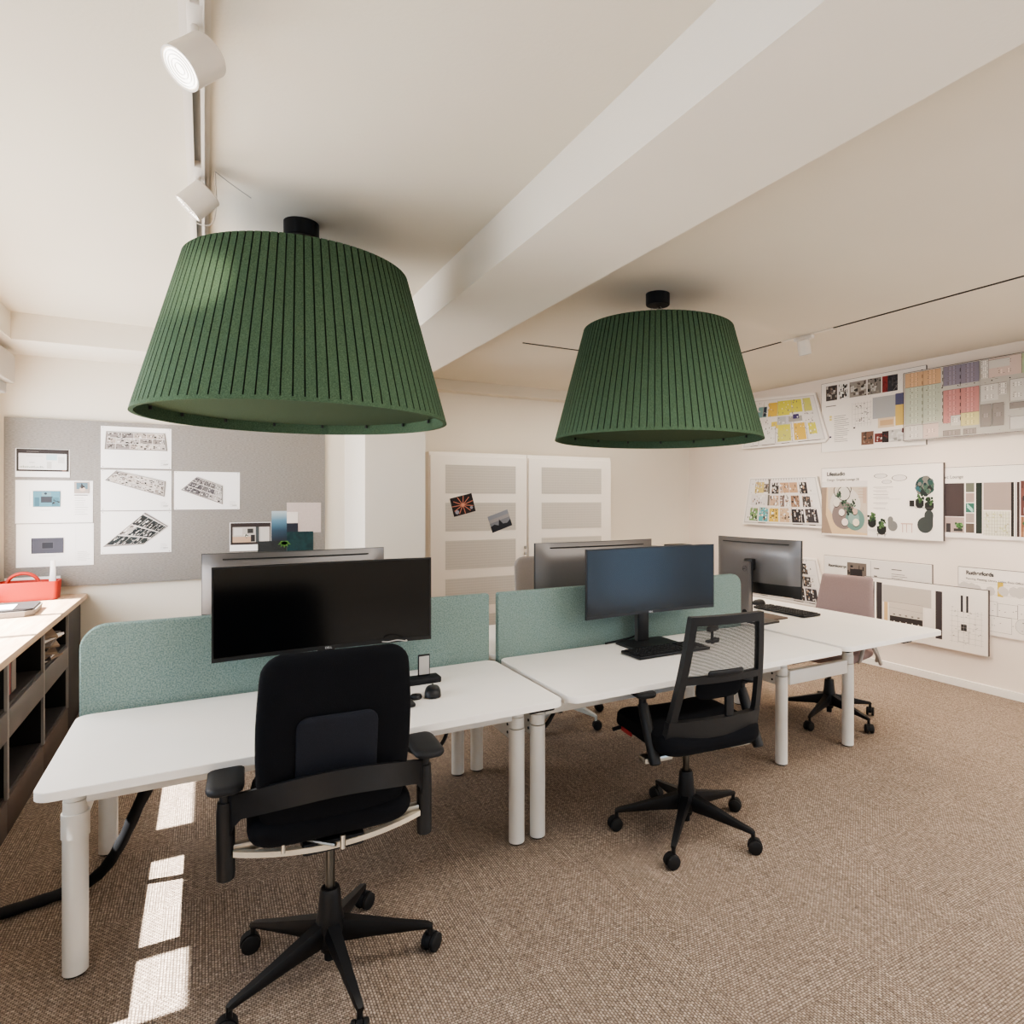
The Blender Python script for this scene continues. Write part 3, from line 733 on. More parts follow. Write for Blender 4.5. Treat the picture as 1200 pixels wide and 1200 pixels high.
# pale chair behind the middle screen, facing -Y
c3 = thing('office_chair', 'pale grey chair behind the middle screen, light base with black casters', 'chair', (2.09, 3.83, 0), PI)
star_base(c3, -70-180, M['lbase'], legm=M['lbase'])
B().cyl((0, 0, .26), (0, 0, .42), .0145, seg=20).build('gas_lift', M['dsteel'], c3)
rows = rrows(-.23, .23, lambda v: .23, .08, .04, 18)
B().slab(rows, lambda x, v, k: Vector((x, v, .46+k*.04)), 16, 8).build('seat', M['lgfab'], c3)
rows = rrows(.52, 1.09, lambda v: .215, .07, .02, 20)
B().slab(rows, lambda x, v, k: Vector((x, -.23-.06*((v-.5)/.5)+k*.018+.2*x*x, v)), 16, 10).build('backrest', M['lgfab'], c3)
B().tube([(0, -.1, .42), (0, -.24, .44), (0, -.26, .6)], .018, 10).build('back_support', M['lbase'], c3)

# ------------------------------------------------------------------ pendant lamps
def make_pendant():
    t = thing('pendant_lamp', '', 'lamp', (0,0,0), 0, 'large green felt pendant lamps')
    B().lathe([(0, .066), (.07, .066), (.07, .005), (.066, 0), (0, 0)], (0, 0, 2.604), 32).build('canopy', M['blackm'], t)
    cc = B()
    for k in range(3):
        a = 2*PI*k/3+.4; cc.cyl((.03*math.cos(a), .03*math.sin(a), 2.59), (.2*math.cos(a), .2*math.sin(a), 2.44), .0018, seg=6)
    cc.cyl((0, 0, 2.59), (0, 0, 2.40), .004, seg=8)
    cc.build('suspension_wire', M['steel'], t)
    n = 98; zb, zt, rb, rt = 1.832, 2.457, .605, .436
    b = B(); gr = []
    levels = [(zb, 0), (zb+.014, 0), (zb+.015, 1), (zt, 1)]
    rings = []
    for (z, g) in levels:
        f = (z-zb)/(zt-zb); r = rb+(rt-rb)*f; ring = []
        for k in range(n):
            a0 = 2*PI*k/n; da = 2*PI/n
            gw = .0050/r
            for (q, dr) in ((0, 0), (da-gw, 0), (da-gw*.9, -.008*g), (da-gw*.1, -.008*g)):
                a = a0+q; ring.append(b.bm.verts.new(((r+dr)*math.cos(a), (r+dr)*math.sin(a), z)))
        rings.append(ring)
    N = len(rings[0])
    for i in range(len(rings)-1):
        for k in range(N): b.faces_from((rings[i][k], rings[i][(k+1)%N], rings[i+1][(k+1)%N], rings[i+1][k]))
    inner = []
    for (z, off) in ((zb, .016), (zt, .016)):
        f = (z-zb)/(zt-zb); r = rb+(rt-rb)*f-off
        inner.append([b.bm.verts.new((r*math.cos(2*PI*(k//4)/n+[0,.97,.98,.99][k%4]*2*PI/n), r*math.sin(2*PI*(k//4)/n+[0,.97,.98,.99][k%4]*2*PI/n), z)) for k in range(N)])
    for k in range(N):
        b.faces_from((rings[0][k], rings[0][(k+1)%N], inner[0][(k+1)%N], inner[0][k]))
        b.faces_from((inner[0][k], inner[0][(k+1)%N], inner[1][(k+1)%N], inner[1][k]))
        b.faces_from((rings[-1][k], rings[-1][(k+1)%N], inner[1][(k+1)%N], inner[1][k]))
    sh = b.build('lamp_shade', M['felt_g'], t, smooth=False)
    sh.data.materials.append(M['groove'])
    for p in sh.data.polygons:
        cx, cy, cz = p.center; r = math.hypot(cx, cy); f = (cz-zb)/(zt-zb); ro = rb+(rt-rb)*f
        if ro-.012 < r < ro-.0035 and zb+.01 < cz < zt-.001: p.material_index = 1
    # inner diffuser ring and screws
    B().lathe([(rb-.035, 0), (rb-.032, .006), (.0, .006), (.0, .0)], (0, 0, zb+.045), 64).build('diffuser', M['felt_d'], t)
    sc = B()
    for k in range(16):
        a = 2*PI*k/16+.1; r = rb-.036
        sc.cyl((r*math.cos(a), r*math.sin(a), zb+.03), (r*math.cos(a), r*math.sin(a), zb+.046), .006, seg=8)
    sc.build('fixing_screws', M['rubber'], t)
    return t
p1 = make_pendant(); p1.location = (.353, 2.94, 0); p1['label'] = 'large green pleated felt pendant lamp, the nearer one over the left desks'
p2 = copy_tree(p1); p2.location = (2.234, 2.93, 0); p2.scale = (.972, .972, 1); p2['label'] = 'green pleated felt pendant lamp, the farther one over the right desks'

# ------------------------------------------------------------------ ceiling tracks and spotlights
tr = thing('lighting_track', 'white lighting track along the left ceiling carrying two spotlights', 'light track', (-.022, 0, ZC))
B().bx(-.034, -.014, YB+.3, 4.9, -.012, 0).bx(.014, .034, YB+.3, 4.9, -.012, 0).bx(-.02, -.010, YB+.3, 4.9, -.034, 0).bx(.010, .02, YB+.3, 4.9, -.034, 0).build('rail', M['lampw'], tr)
B().bx(-.010, .010, YB+.3, 4.9, -.012, 0).build('channel', M['gasket'], tr)
def spot(label, loc, d, zdrop, r=.05, ln=.095, lit=True, hide_tr=False):
    t = thing('spotlight', label, 'spotlight', loc, 0, 'white cylinder spotlights')
    d = Vector(d).normalized(); rot = Vector((0,0,1)).rotation_difference(d).to_matrix()
    B().bx(-.018, .018, -.08, .08, zdrop-.035, zdrop-.008, bev=.004).cyl((0, 0, 0), (0, 0, zdrop-.02), .009, seg=12).build('adapter', M['lampw'], t)
    B().lathe([(0, -ln/2), (r-.004, -ln/2), (r, -ln/2+.004), (r, ln/2), (r-.0035, ln/2), (r-.006, ln/2-.006), (0, ln/2-.006)], (0, 0, 0), 40, rot=rot).build('lamp_body', M['lampw'], t)
    B().lathe([(0, 0), (r-.007, 0), (r-.007, .003), (0, .003)], d*(ln/2-.004), 32, rot=rot).build('lens', M['lens'] if lit else M['refl'], t)
    g = B()
    for rr_ in (.012, .021, .03, .038): g.lathe([(rr_, 0), (rr_+.0015, 0), (rr_+.0015, .002), (rr_, .002)], d*(ln/2-.001), 24, rot=rot, close=True)
    g.build('reflector_ring', M['refl'], t)
    return t
spot('nearer white cylinder spotlight on the left ceiling track, lit lens facing us', (-.022, 1.79, 2.55), (-.64, -.24, -.74), .12)
spot('farther white cylinder spotlight on the left track, above the nearer green lamp', (-.022, 2.63, 2.555), (-.68, .1, -.72), .115)
spot('small white spotlight on the thin black track near the right wall', (3.71, 3.15, 2.585), (.25, .0, -.95), .085, .044, .105)
t2 = thing('lighting_track', 'thin black L-shaped slot track in the right ceiling', 'light track', (3.71, 4.35, ZC))
B().bx(-.008, .008, -4.6, .008, -.004, 0).build('long_slot', M['rubber'], t2)
B().bx(-1.655, -.008, -.008, .008, -.004, 0).build('short_slot', M['rubber'], t2)
B().bx(-.014, .014, -1.45, -1.0, -.006, 0).build('feed_cover', M['lampw'], t2)
cable('thin white wire loop hanging behind the farther spotlight', [(.03, 2.63, 2.665), (.035, 2.66, 2.56), (.02, 2.68, 2.50), (-.02, 2.68, 2.49), (-.05, 2.67, 2.51)], .0018, 'lampw')
cable('thin white wire sticking out of the ceiling beside the farther spotlight', [(.03, 2.62, 2.665), (.09, 2.68, 2.655), (.15, 2.72, 2.64)], .0018, 'lgrey')

# ------------------------------------------------------------------ left storage run
bays = [(2.27, 3.005), (3.01, 3.745), (3.75, 4.485), (4.49, 5.2)]
labs = ['dark grey open shelf unit, nearest of the window run', 'dark grey open shelf unit at the left edge, second of the window run',
        'dark grey open shelf unit holding boxes, in the middle of the window run', 'dark grey open shelf unit holding old papers, next to the pinboard wall']
for (a, b_), lab in zip(bays, labs):
    t = thing('shelf_unit', lab, 'shelf unit', (-.76, (a+b_)/2, 0), 0, 'dark shelf units under the window')
    h = (b_-a)/2
    for q0 in (-h, h-.016): B().bx(-.43, -.012, q0, q0+.016, .0, .783).build('side_panel', M['cabin'], t, smooth=False)
    B().bx(-.43, -.42, -h+.016, h-.016, .0, .783).build('back_panel', M['cabin'], t, smooth=False)
    B().bx(-.42, -.012, -h+.016, h-.016, .555, .571).build('shelf', M['cab'], t, smooth=False)
    B().bx(-.42, -.012, -h+.016, h-.016, .16, .176).build('bottom_shelf', M['cab'], t, smooth=False)
    for q0 in (-h, h-.012): B().bx(-.012, 0, q0, q0+.012, .16, .783).build('edge_strip', M['divide'], t, smooth=False)
    B().bx(-.03, 0, -h+.014, h-.014, .425, .555, bev=.002).build('drawer_front', M['drawer'], t)
    B().bx(-.04, -.002, -h, h, 0, .158, bev=.002).build('plinth', M['plinth'], t)
tag(B().bx(-1.19, -.765, 5.205, 5.70, 0, .783, bev=.002).build('end_panel', M['cab']), 'dark grey closed filler panel ending the shelf run at the wall', 'panel')
tag(B().bx(-1.2, -.735, 2.25, 5.775, .783, .818, bev=.003).build('worktop', M['wood']), 'pale oak worktop along the window on dark shelf units', 'worktop')

# magazines and boxes inside shelves
z = .571
rr = random.Random(3)
for i in range(14):
    h = .006+.008*rr.random(); w = .2+.03*rr.random(); d = .27+.03*rr.random()
    col = ['cardboard', 'paper', 'cab', 'cardboard', 'lgfab'][i % 5]
    o = B().box((0, 0, h/2), (w, d, h), bev=.001).build('magazine', M[col], loc=(-.89+.03*rr.random(), 4.72+.04*rr.random(), z), rot=(0, 0, .5*(rr.random()-.5)))
    tag(o, 'old magazine in the loose stack inside the far shelf unit', 'magazine', 'magazines in the far shelf'); z += h+.0005
for (y, w, h, m_, lab) in ((3.90, .09, .15, 'redlab', 'reddish box standing in the middle shelf unit'), (4.01, .08, .17, 'lgfab', 'grey patterned binder standing in the middle shelf unit')):
    tag(B().bx(-1.0, -.80, y, y+w, .5715, .5715+h, bev=.003).build('box_file', M[m_]), lab, 'box')
for (y, w, h, lab) in ((3.86, .12, .12, 'dark box low in the middle shelf unit'), (4.60, .14, .10, 'dark brown box low in the far shelf unit')):
    tag(B().bx(-1.0, -.82, y, y+w, .1765, .1765+h, bev=.004).build('storage_box', M['cardboard']), lab, 'box')

# red tool caddy
cd = thing('tool_caddy', 'coral red plastic caddy with arched handle on the window worktop', 'caddy', (-1.03, 5.60, .819))
ou = rrect(-.165, .165, -.085, .085, .02, 4); inn = rrect(-.158, .158, -.078, .078, .015, 4)
b = B(); n_ = len(ou)
lv = [[b.bm.verts.new((x*s_, y*s_, z_)) for x, y in o_] for (o_, z_, s_) in ((ou, 0, .95), (ou, .125, 1), (inn, .125, 1), (inn, .006, .95))]
for i in range(3):
    for k in range(n_): b.faces_from((lv[i][k], lv[i][(k+1)%n_], lv[i+1][(k+1)%n_], lv[i+1][k]))
b.faces_from(lv[0][::-1]); b.faces_from(lv[3]); b.build('tray', M['red'], cd)
B().bx(-.155, .155, -.004, .004, .006, .11, bev=.002).build('divider', M['red'], cd)
hp = [(-.085*math.cos(PI*i/14)-.03, 0, .10+.08*math.sin(PI*i/14)) for i in range(15)]
B().tube(hp, .011, 10, sx=1.3).build('handle', M['red'], cd)
pn = thing('brush', 'white brush handle standing in the red caddy', 'brush', (-.915, 5.64, .83))
B().tube([(0, 0, 0), (.004, 0, .1), (.006, .002, .17), (.006, .002, .245)], [.012, .02, .016, .013], 12, sx=.5).build('brush_handle', M['paper'], pn)
gf = tag(B().box((0, 0, .07), (.30, .006, .14), bev=.001).build('sheet_holder', M['paper'], loc=(-1.03, 5.715, .8195)), 'white panel leaning behind the red caddy', 'panel')
# document tray with papers
dt = thing('document_tray', 'flat dark case with chamfered corner lying on the window worktop', 'case', (-1.0, 4.98, .8195), .06)
B().prism([(-.12, -.20), (.09, -.20), (.13, -.15), (.13, .17), (.10, .20), (-.12, .20)], lambda a, b: Vector((a*.96, b*.96, 0)), lambda a, b: Vector((a, b, .032))).build('case_body', M['lgfab'], dt)
B().prism([(-.12, -.19), (.085, -.19), (.12, -.145), (.12, .165), (.095, .19), (-.12, .19)], lambda a, b: Vector((a, b, .032)), lambda a, b: Vector((a, b, .040))).build('case_lid', M['cab'], dt)
tag(B().box((0, 0, .0015), (.16, .24, .003)).build('paper_pad', M['paper'], loc=(-1.05, 4.93, .8602), rot=(0, 0, .1)), 'white note sheets lying on the dark case', 'paper')

# ------------------------------------------------------------------ pinboard and sheets
pb = B().bx(-1.19, .875, 5.7505, 5.7785, .878, 2.062, bev=.003).build('pinboard', M['pin'])
tag(pb, 'large grey felt pinboard on the back wall left of the column', 'pinboard')
SH = []
def sheet(name, label, x0, x1, z0, z1, y=5.749, m='paper', tilt=0, cat='paper', group=None, w_extra=0):
    cx = (x0+x1)/2; w = x1-x0; h = z1-z0
    t = thing(name, label, cat, (cx, y, z0), 0, group); t.rotation_euler = (0, tilt, 0)
    b = B(); G = []
    for j in range(5):
        v = j/4; row = []
        for i in range(7):
            u = i/6; row.append(b.bm.verts.new(((u-.5)*w, -.0035*(1-v)**2*(1 if m == 'paper' else 0), v*h)))
        G.append(row)
    for j in range(4):
        for i in range(6): b.faces_from((G[j][i], G[j][i+1], G[j+1][i+1], G[j+1][i]))
    o = b.build('sheet', M[m], t)
    return t, w, h
DK = [(40,36,36), (60,54,52), (90,82,80), (30,28,30)]
def tiny_plan(a, quad, cols, rr, nx=7, ny=3, wall=(70,64,62), dens=.75, floor=(172,162,156)):
    """bird's-eye office plan inside a quad (bl,br,tr,tl in 0..1 of the sheet)"""
    def Q(u, v):
        (ax_, az), (b1, b2), (c1_, c2_), (d1, d2) = quad
        return ((1-u)*(1-v)*ax_+u*(1-v)*b1+u*v*c1_+(1-u)*v*d1, (1-u)*(1-v)*az+u*(1-v)*b2+u*v*c2_+(1-u)*v*d2)
    def rc(u0, v0, u1, v1, c): a.poly([Q(u0, v0), Q(u1, v0), Q(u1, v1), Q(u0, v1)], c)
    rc(-.02, -.04, 1.02, 1.04, wall); rc(0, 0, 1, 1, floor)
    for j in range(ny):
        u = 0
        while u < .98:
            w = min((.7+.8*rr.random())/nx, 1-u); v0, v1 = j/ny, (j+1)/ny
            if rr.random() < dens: rc(u+.006, v0+.02, u+w-.006, v1-.03, rr.choice(cols))
            for _ in range(13):
                x = u+rr.random()*w*.85; y = v0+rr.random()*.8/ny; e_ = .05+.16*rr.random()
                rc(x, y, x+w*e_, y+(.06+.2*rr.random())/ny, rr.choice(DK+[(236,232,228), (214,206,198)]))
            rc(u+w-.005, v0, u+w+.002, v1, (226,220,214)); u += w
        rc(0, (j+1)/ny-.02, 1, (j+1)/ny+.005, (222,216,210))
def put(t, w, h, fn, y=-.004):
    a = Art(w, h, y=y); fn(a); a.build(t)
rr = random.Random(11)
t, w, h = sheet('printout', 'small landscape printout with thick dark frame, top left on the pinboard', -1.129, -.832, 1.652, 1.85, group='printouts on the pinboard')
def f(a):
    a.rect(.02, .2, .98, .98, (52,44,42)); a.rect(.06, .26, .94, .83, (226,224,222)); a.rect(.56, .6, .76, .8, (176,206,214)); a.rect(.57, .3, .66, .55, (196,194,190)); a.rect(.78, .5, .9, .72, (206,202,198))
    for i in range(16): a.rect(.08+.028*i, .32, .098+.028*i, .32+.03+.05*rr.random(), (140,150,140))
    a.rect(.2, .74, .5, .75, (150,150,150)); a.rect(.25, .5, .35, .52, (160,160,160)); a.rect(.2, .89, .42, .9, (150,140,136)); a.rect(.86, .22, .93, .235, (210,150,120))
put(t, w, h, f)
t, w, h = sheet('printout', 'printout with a turquoise room plan and small photo in its corner', -1.129, -.70, 1.33, 1.63, group='printouts on the pinboard')
def f(a):
    a.rect(.22, .38, .57, .75, (84,140,158)); a.rect(.24, .4, .3, .6, (64,110,128)); a.rect(.32, .48, .47, .62, (60,62,70)); a.rect(.33, .63, .45, .72, (110,146,156)); a.rect(.46, .4, .55, .6, (70,118,134)); a.disk(.38, .69, .018, (40,50,60)); a.blob(.5, .5, .05, DK, 8, rr)
    a.frame(.22, .38, .57, .75, (110,110,110), .004); a.rect(.3, .3, .45, .305, (150,150,150)); a.line((.18, .4), (.18, .73), (170,170,170)); a.rect(.75, .7, .95, .97, (176,160,150)); a.rect(.78, .8, .93, .95, (92,120,134)); a.disk(.86, .8, .04, (206,178,160)); a.blob(.84, .86, .05, DK, 8, rr)
    a.rect(.75, .65, .93, .665, (90,86,84)); a.textlines(.76, .58, .18, 8, (176,174,172), .055, .008, rr); a.frame(0.01, .01, .99, .99, (214,212,210), .002)
put(t, w, h, f)
t, w, h = sheet('printout', 'printout with a dark slate rectangle plan, lowest of the left column', -1.125, -.695, 1.025, 1.325, group='printouts on the pinboard')
def f(a):
    a.rect(.19, .31, .6, .67, (74,74,88)); a.rect(.32, .42, .47, .57, (44,46,56)); a.frame(.32, .42, .47, .57, (96,98,110), .004); a.rect(.19, .31, .2, .67, (40,40,48)); a.line((.2, .37), (.6, .37), (64,64,76)); a.line((.2, .61), (.6, .61), (64,64,76))
    a.rect(.28, .25, .5, .256, (170,170,170)); a.textlines(.78, .32, .18, 7, (186,184,182), .035, .007, rr); a.line((.76, .05), (.76, .95), (206,206,204), .002); a.frame(0.01, .01, .99, .99, (214,212,210), .002)
put(t, w, h, f)
plans = [('printout with a long straight furnished floor plan, top of the middle column', -.655, -.222, 1.726, 2.03, [(.07, .46), (.92, .46), (.89, .86), (.09, .86)], [(110,100,98), (176,160,150), (140,130,126), (200,186,176)]),
         ('printout with a slanting furnished floor plan, middle of the middle column', -.655, -.222, 1.415, 1.713, [(.08, .74), (.88, .36), (.9, .72), (.22, .97)], [(196,182,172), (206,196,188), (150,138,130)]),
         ('printout with a dark-floored plan drawn diagonally, bottom of the middle column', -.655, -.222, 1.098, 1.409, [(.06, .2), (.6, .22), (.93, .62), (.6, .93)], [(38,48,50), (30,40,44), (44,54,54), (38,46,48)]),
         ('printout with a compact tilted floor plan, alone in the third column', -.205, .237, 1.418, 1.71, [(.12, .52), (.72, .16), (.72, .62), (.34, .85)], [(96,92,96), (120,114,114), (90,86,90), (188,182,176)])]
for lab, x0, x1, z0, z1, q, cols in plans:
    t, w, h = sheet('printout', lab, x0, x1, z0, z1, group='printouts on the pinboard')
    def f(a):
        tiny_plan(a, q, cols, rr, 6, 3, (120,112,108), .9, (184,174,168)); a.textlines(.84, .2, .12, 4, (186,182,180), .04, .007, rr); a.rect(.88, .1, .95, .11, (120,118,116))
        for (x, z_) in ((.03, .97), (.97, .97), (.03, .03), (.97, .03)): a.disk(x, z_, .006, (120,116,112))
    put(t, w, h, f)
t, w, h = sheet('printout', 'small dark-framed interior photo printout low on the pinboard, by the fabric samples', .166, .464, 1.085, 1.312, group='printouts on the pinboard')
def f(a):
    a.rect(.02, .22, .98, .98, (58,48,46)); a.rect(.07, .3, .96, .84, (190,182,174)); a.rect(.07, .3, .5, .5, (196,160,130)); a.rect(.1, .55, .3, .8, (210,204,198)); a.rect(.42, .62, .56, .78, (60,58,56)); a.rect(.5, .32, .6, .56, (50,44,44)); a.rect(.62, .3, .7, .84, (70,76,78)); a.blob(.4, .52, .06, [(50,90,60), (40,40,40), (230,226,220)], 12, rr); a.rect(.74, .32, .94, .82, (206,198,190))
put(t, w, h, f)
def swatch(label, x0, x1, z0, z1, y, m, name='fabric_sample'):
    o = B().bx(x0, x1, y, y+.003, z0, z1).build(name, m, smooth=False); return tag(o, label, 'sample', 'material samples on the pinboard')
m_, nt, p = newmat('fading_blue_print')
tc = nt.nodes.new('ShaderNodeTexCoord'); sx = nt.nodes.new('ShaderNodeSeparateXYZ'); cr = nt.nodes.new('ShaderNodeValToRGB')
nt.links.new(tc.outputs['Generated'], sx.inputs[0]); nt.links.new(sx.outputs['Z'], cr.inputs[0]); nt.links.new(cr.outputs[0], p.inputs['Base Color'])
cr.color_ramp.elements[0].color = (*rgb(24,28,38), 1); cr.color_ramp.elements[1].color = (*rgb(170,184,190), 1)
e_ = cr.color_ramp.elements.new(.35); e_.color = (*rgb(40,64,82), 1); e_ = cr.color_ramp.elements.new(.7); e_.color = (*rgb(92,128,148), 1)
swatch('blue sample fading to grey, right of the small framed printout', .466, .579, 1.155, 1.40, 5.7470, m_)
swatch('pinkish ruled paper sample, largest and topmost on the right of the pinboard', .579, .842, 1.22, 1.469, 5.7470, mat('blush_paper', rgb(186,172,166), .8, vary=.03, vscale=60))
swatch('small cream square sample on the pinkish sheet', .579, .663, 1.30, 1.392, 5.7435, mat('cream_card', rgb(222,212,204), .7))
swatch('small near-black blue square sample below the cream one', .579, .663, 1.229, 1.30, 5.7435, mat('ink_blue_fabric', rgb(28,32,44), .8, vary=.1, vscale=200))
swatch('dark teal velvet sample, lowest right on the pinboard', .579, .781, 1.064, 1.229, 5.7435, mat('teal_velvet', rgb(8,38,42), .8, col2=rgb(18,56,58), vscale=26))
swatch('charcoal rib fabric sample partly under the leaf sprig', .365, .577, 1.058, 1.158, 5.7435, mat('charcoal_rib', rgb(44,46,46), .9, vary=.25, vscale=120))
lf = B()
for k in range(5):
    a = -PI/2+(k-2)*.5
    pts = [(0, 0), (.018*math.cos(a+.6), .018*math.sin(a+.6)), (.042*math.cos(a), .042*math.sin(a)), (.018*math.cos(a-.6), .018*math.sin(a-.6))]
    lf.prism([(x*1.4+.56, z_*1.4+1.155) for x, z_ in pts], lambda x, z_: Vector((x, 5.741, z_)), lambda x, z_: Vector((x, 5.7425, z_)))
tag(lf.build('leaf_sprig', M['leaf'], smooth=False), 'small green leaf pinned between the charcoal and teal samples', 'leaf')

# ------------------------------------------------------------------ white cabinets with perforated doors
def wcab(label, x0, x1):
    t = thing('storage_cabinet', label, 'cabinet', ((x0+x1)/2, 5.75, 0), 0, 'white cabinets with perforated doors')
    h = (x1-x0)/2
    B().bx(-h, h, .022, .43, 0.02, 1.938, bev=.004).build('carcass', M['tab_w'], t)
    B().bx(-h+.02, h-.02, .03, .42, 0, .02).build('plinth', M['lgrey'], t)
    d = B().bx(-h+.008, h-.008, 0, .02, .03, 1.905, bev=.004).build('door', M['tab_w'], t)
    for i in range(5):
        zt = 1.818-i*.355
        B().bx(-h+.15, h-.13, -.0015, .002, zt-.268, zt).build('perforated_panel', M['perf'], d, smooth=False)
    k = B(); k.box((h-.03, -.012, 1.02), (.018, .024, .03), bev=.004).box((h-.03, -.012, .96), (.018, .024, .03), bev=.004)
    k.build('handle', M['steel'], d)
    return t
wcab('tall white cabinet with perforated grey panels and two postcards, next to the column', 1.775, 2.77)
wcab('tall white cabinet with perforated grey panels, right one without postcards', 2.775, 3.765)
t = thing('postcard', 'dark postcard with red radiating star lines on the white cabinet', 'postcard', (2.094, 5.7465, 1.443), 0, 'postcards on the white cabinet'); t.rotation_euler = (0, math.radians(-14), 0)
B().bx(-.11, .11, 0, .001, -.088, .088).build('card', M['paper'], t, smooth=False)
a = Art(.22, .176, quad=[(-.11,-.088),(.11,-.088),(.11,.088),(-.11,.088)]); a.rect(0,0,1,1,(40,32,36))
for k in range(11):
    an = 2*PI*k/11+.2; a.line((.5, .5), (.5+.48*math.cos(an), .5+.48*math.sin(an)), (206,120,96), .035)
a.disk(.5, .5, .08, (220,140,110)); a.disk(.18, .2, .09, (150,150,166)); a.disk(.85, .25, .07, (140,140,156)); a.build(t)
t = thing('postcard', 'grey-blue mountain dusk postcard on the white cabinet', 'postcard', (2.471, 5.7465, 1.285), 0, 'postcards on the white cabinet'); t.rotation_euler = (0, math.radians(-19), 0)
B().bx(-.11, .11, 0, .001, -.082, .082).build('card', M['paper'], t, smooth=False)
a = Art(.22, .164, quad=[(-.11,-.082),(.11,-.082),(.11,.082),(-.11,.082)]); a.rect(0,.0,1,1,(120,124,136)); a.rect(0,.55,1,.75,(150,148,152)); a.rect(0,.75,1,1,(132,138,152))
a.poly([(0,0),(1,0),(1,.4),(.8,.25),(.6,.3),(.48,.62),(.38,.28),(.2,.42),(0,.35)], (38,40,50)); a.build(t)

# low sideboard at the back right
sb = thing('sideboard', 'low white sideboard against the back wall, seen between the monitors', 'sideboard', (4.55, 5.78, 0))
B().bx(-.62, .62, 0, .40, .06, .925, bev=.004).build('carcass', M['tab_w'], sb)
B().bx(-.60, .60, .02, .38, 0, .06).build('plinth', M['lgrey'], sb)
B().bx(-.635, .635, -.012, .41, .927, .945, bev=.003).build('top', M['trim'], sb)
for s_ in (-1, 1):
    d = B().bx(min(s_*.005, s_*.615), max(s_*.005, s_*.615), -.018, -.001, .5, .90, bev=.003).build('door', M['tab_w'], sb)
    B().bx(min(s_*.005, s_*.615), max(s_*.005, s_*.615), -.018, -.001, .07, .49, bev=.003).build('door', M['tab_w'], sb)
for i, (x, y, w_, d_, lab, m_) in enumerate(((4.28, 5.9, .3, .22, 'closed grey laptop on the left of the low sideboard', 'mback'), (4.78, 5.88, .26, .2, 'dark closed folder on the right of the low sideboard', 'cab'))):
    tag(B().box((0, 0, .012), (w_, d_, .022), bev=.004).build('laptop' if i == 0 else 'folder', M[m_], loc=(x, y, .9455)), lab, 'laptop' if i == 0 else 'folder')

# ------------------------------------------------------------------ presentation boards on the right wall
# local x runs toward -Y (left to right for a viewer), -y faces the room
def board(label, yl, yr, z0, z1, X, quad=None, thick=.012, name='presentation_board', group='presentation boards on the right wall', edge=True):
    cy = (yl+yr)/2; w = yl-yr; h = z1-z0
    t = thing(name, label, 'board', (X, cy, z0), -PI/2, group)
    if quad: q = [(cy-y, z-z0) for (y, z) in quad]
    else: q = [(-w/2, 0), (w/2, 0), (w/2, h), (-w/2, h)]
    B().prism(q, lambda a, b: Vector((a, 0, b)), lambda a, b: Vector((a, thick, b))).build('panel', M['board'], t, smooth=False)
    if edge and not quad:
        e = B()
        e.bx(-w/2-.002, w/2+.002, .0, thick, h, h+.003); e.bx(w/2, w/2+.003, .0, thick, 0, h); e.bx(-w/2-.003, -w/2, .0, thick, 0, h)
        e.build('edge_band', M['boarde'], t, smooth=False)
    return t, w, h, q
XW = XR-.0006
LINEC = (96,88,86)
rr = random.Random(5)
def photo(a, u0, v0, u1, v1, cols, k=26):
    a.rect(u0, v0, u1, v1, cols[0])
    for _ in range(int(k*2.2)):
        w = (u1-u0)*(.04+.16*rr.random()); h_ = (v1-v0)*(.05+.22*rr.random())
        x = u0+(u1-u0-w)*rr.random(); y = v0+(v1-v0-h_)*rr.random()
        a.rect(x, y, x+w, y+h_, rr.choice(cols))
# 1 upper: yellow plan cut-out
q = [(5.26, 2.055), (4.15, 2.05), (4.115, 2.085), (4.275, 2.545), (5.10, 2.60)]
t, w, h, qq = board('cut-out plan model board with yellow rooms, top row far left', 5.26, 4.115, 2.05, 2.60, XW-.036, quad=q, thick=.022)
a = Art(w, h, quad=[(-.55, .02), (.545, .025), (.41, .475), (-.42, .52)], y=0)
a.rect(0, 0, 1, 1, (206,196,190)); a.rect(.01, .02, .985, .98, (224,216,210))
Yl = [(214,204,60), (222,178,60), (226,196,70), (204,200,90)]
for (u0, v0, u1, v1, c) in ((.3,.62,.44,.92,Yl[1]), (.44,.62,.62,.94,Yl[0]), (.62,.66,.8,.94,Yl[0]), (.82,.66,.93,.95,Yl[3]), (.45,.05,.62,.42,Yl[3]), (.47,.3,.6,.4,Yl[0]), (.66,.05,.8,.42,Yl[1]), (.84,.15,.93,.4,Yl[0]), (.14,.62,.28,.85,(110,150,150)), (.22,.64,.27,.84,(40,50,70)),
                            (.36,.35,.46,.5,Yl[2]), (.44,.42,.56,.6,(176,176,176)), (.56,.42,.64,.6,(196,190,200)), (.6,.46,.78,.58,(160,156,150)), (.66,.52,.74,.62,(66,52,110)), (.02,.05,.2,.4,(228,222,216)), (.22,.04,.42,.4,(226,220,214)), (.08,.45,.3,.6,(218,210,204))): a.rect(u0,v0,u1,v1,c)
for u in (.2, .42, .63, .81): a.rect(u, .03, u+.006, .42, (150,140,136)); a.rect(u+.02, .62, u+.026, .95, (170,160,150))
for _ in range(190): x, y = rr.random()*.95, .05+rr.random()*.88; a.rect(x, y, x+.005+.01*rr.random(), y+.01+.03*rr.random(), rr.choice([(120,112,110), (236,232,228), (160,150,146), (200,190,180)]))
for u0, u1 in ((.1,.2), (.25,.42), (.5,.6), (.7,.95)): a.rect(u0, .004, u1, .016, (70,62,60))
a.build(t)
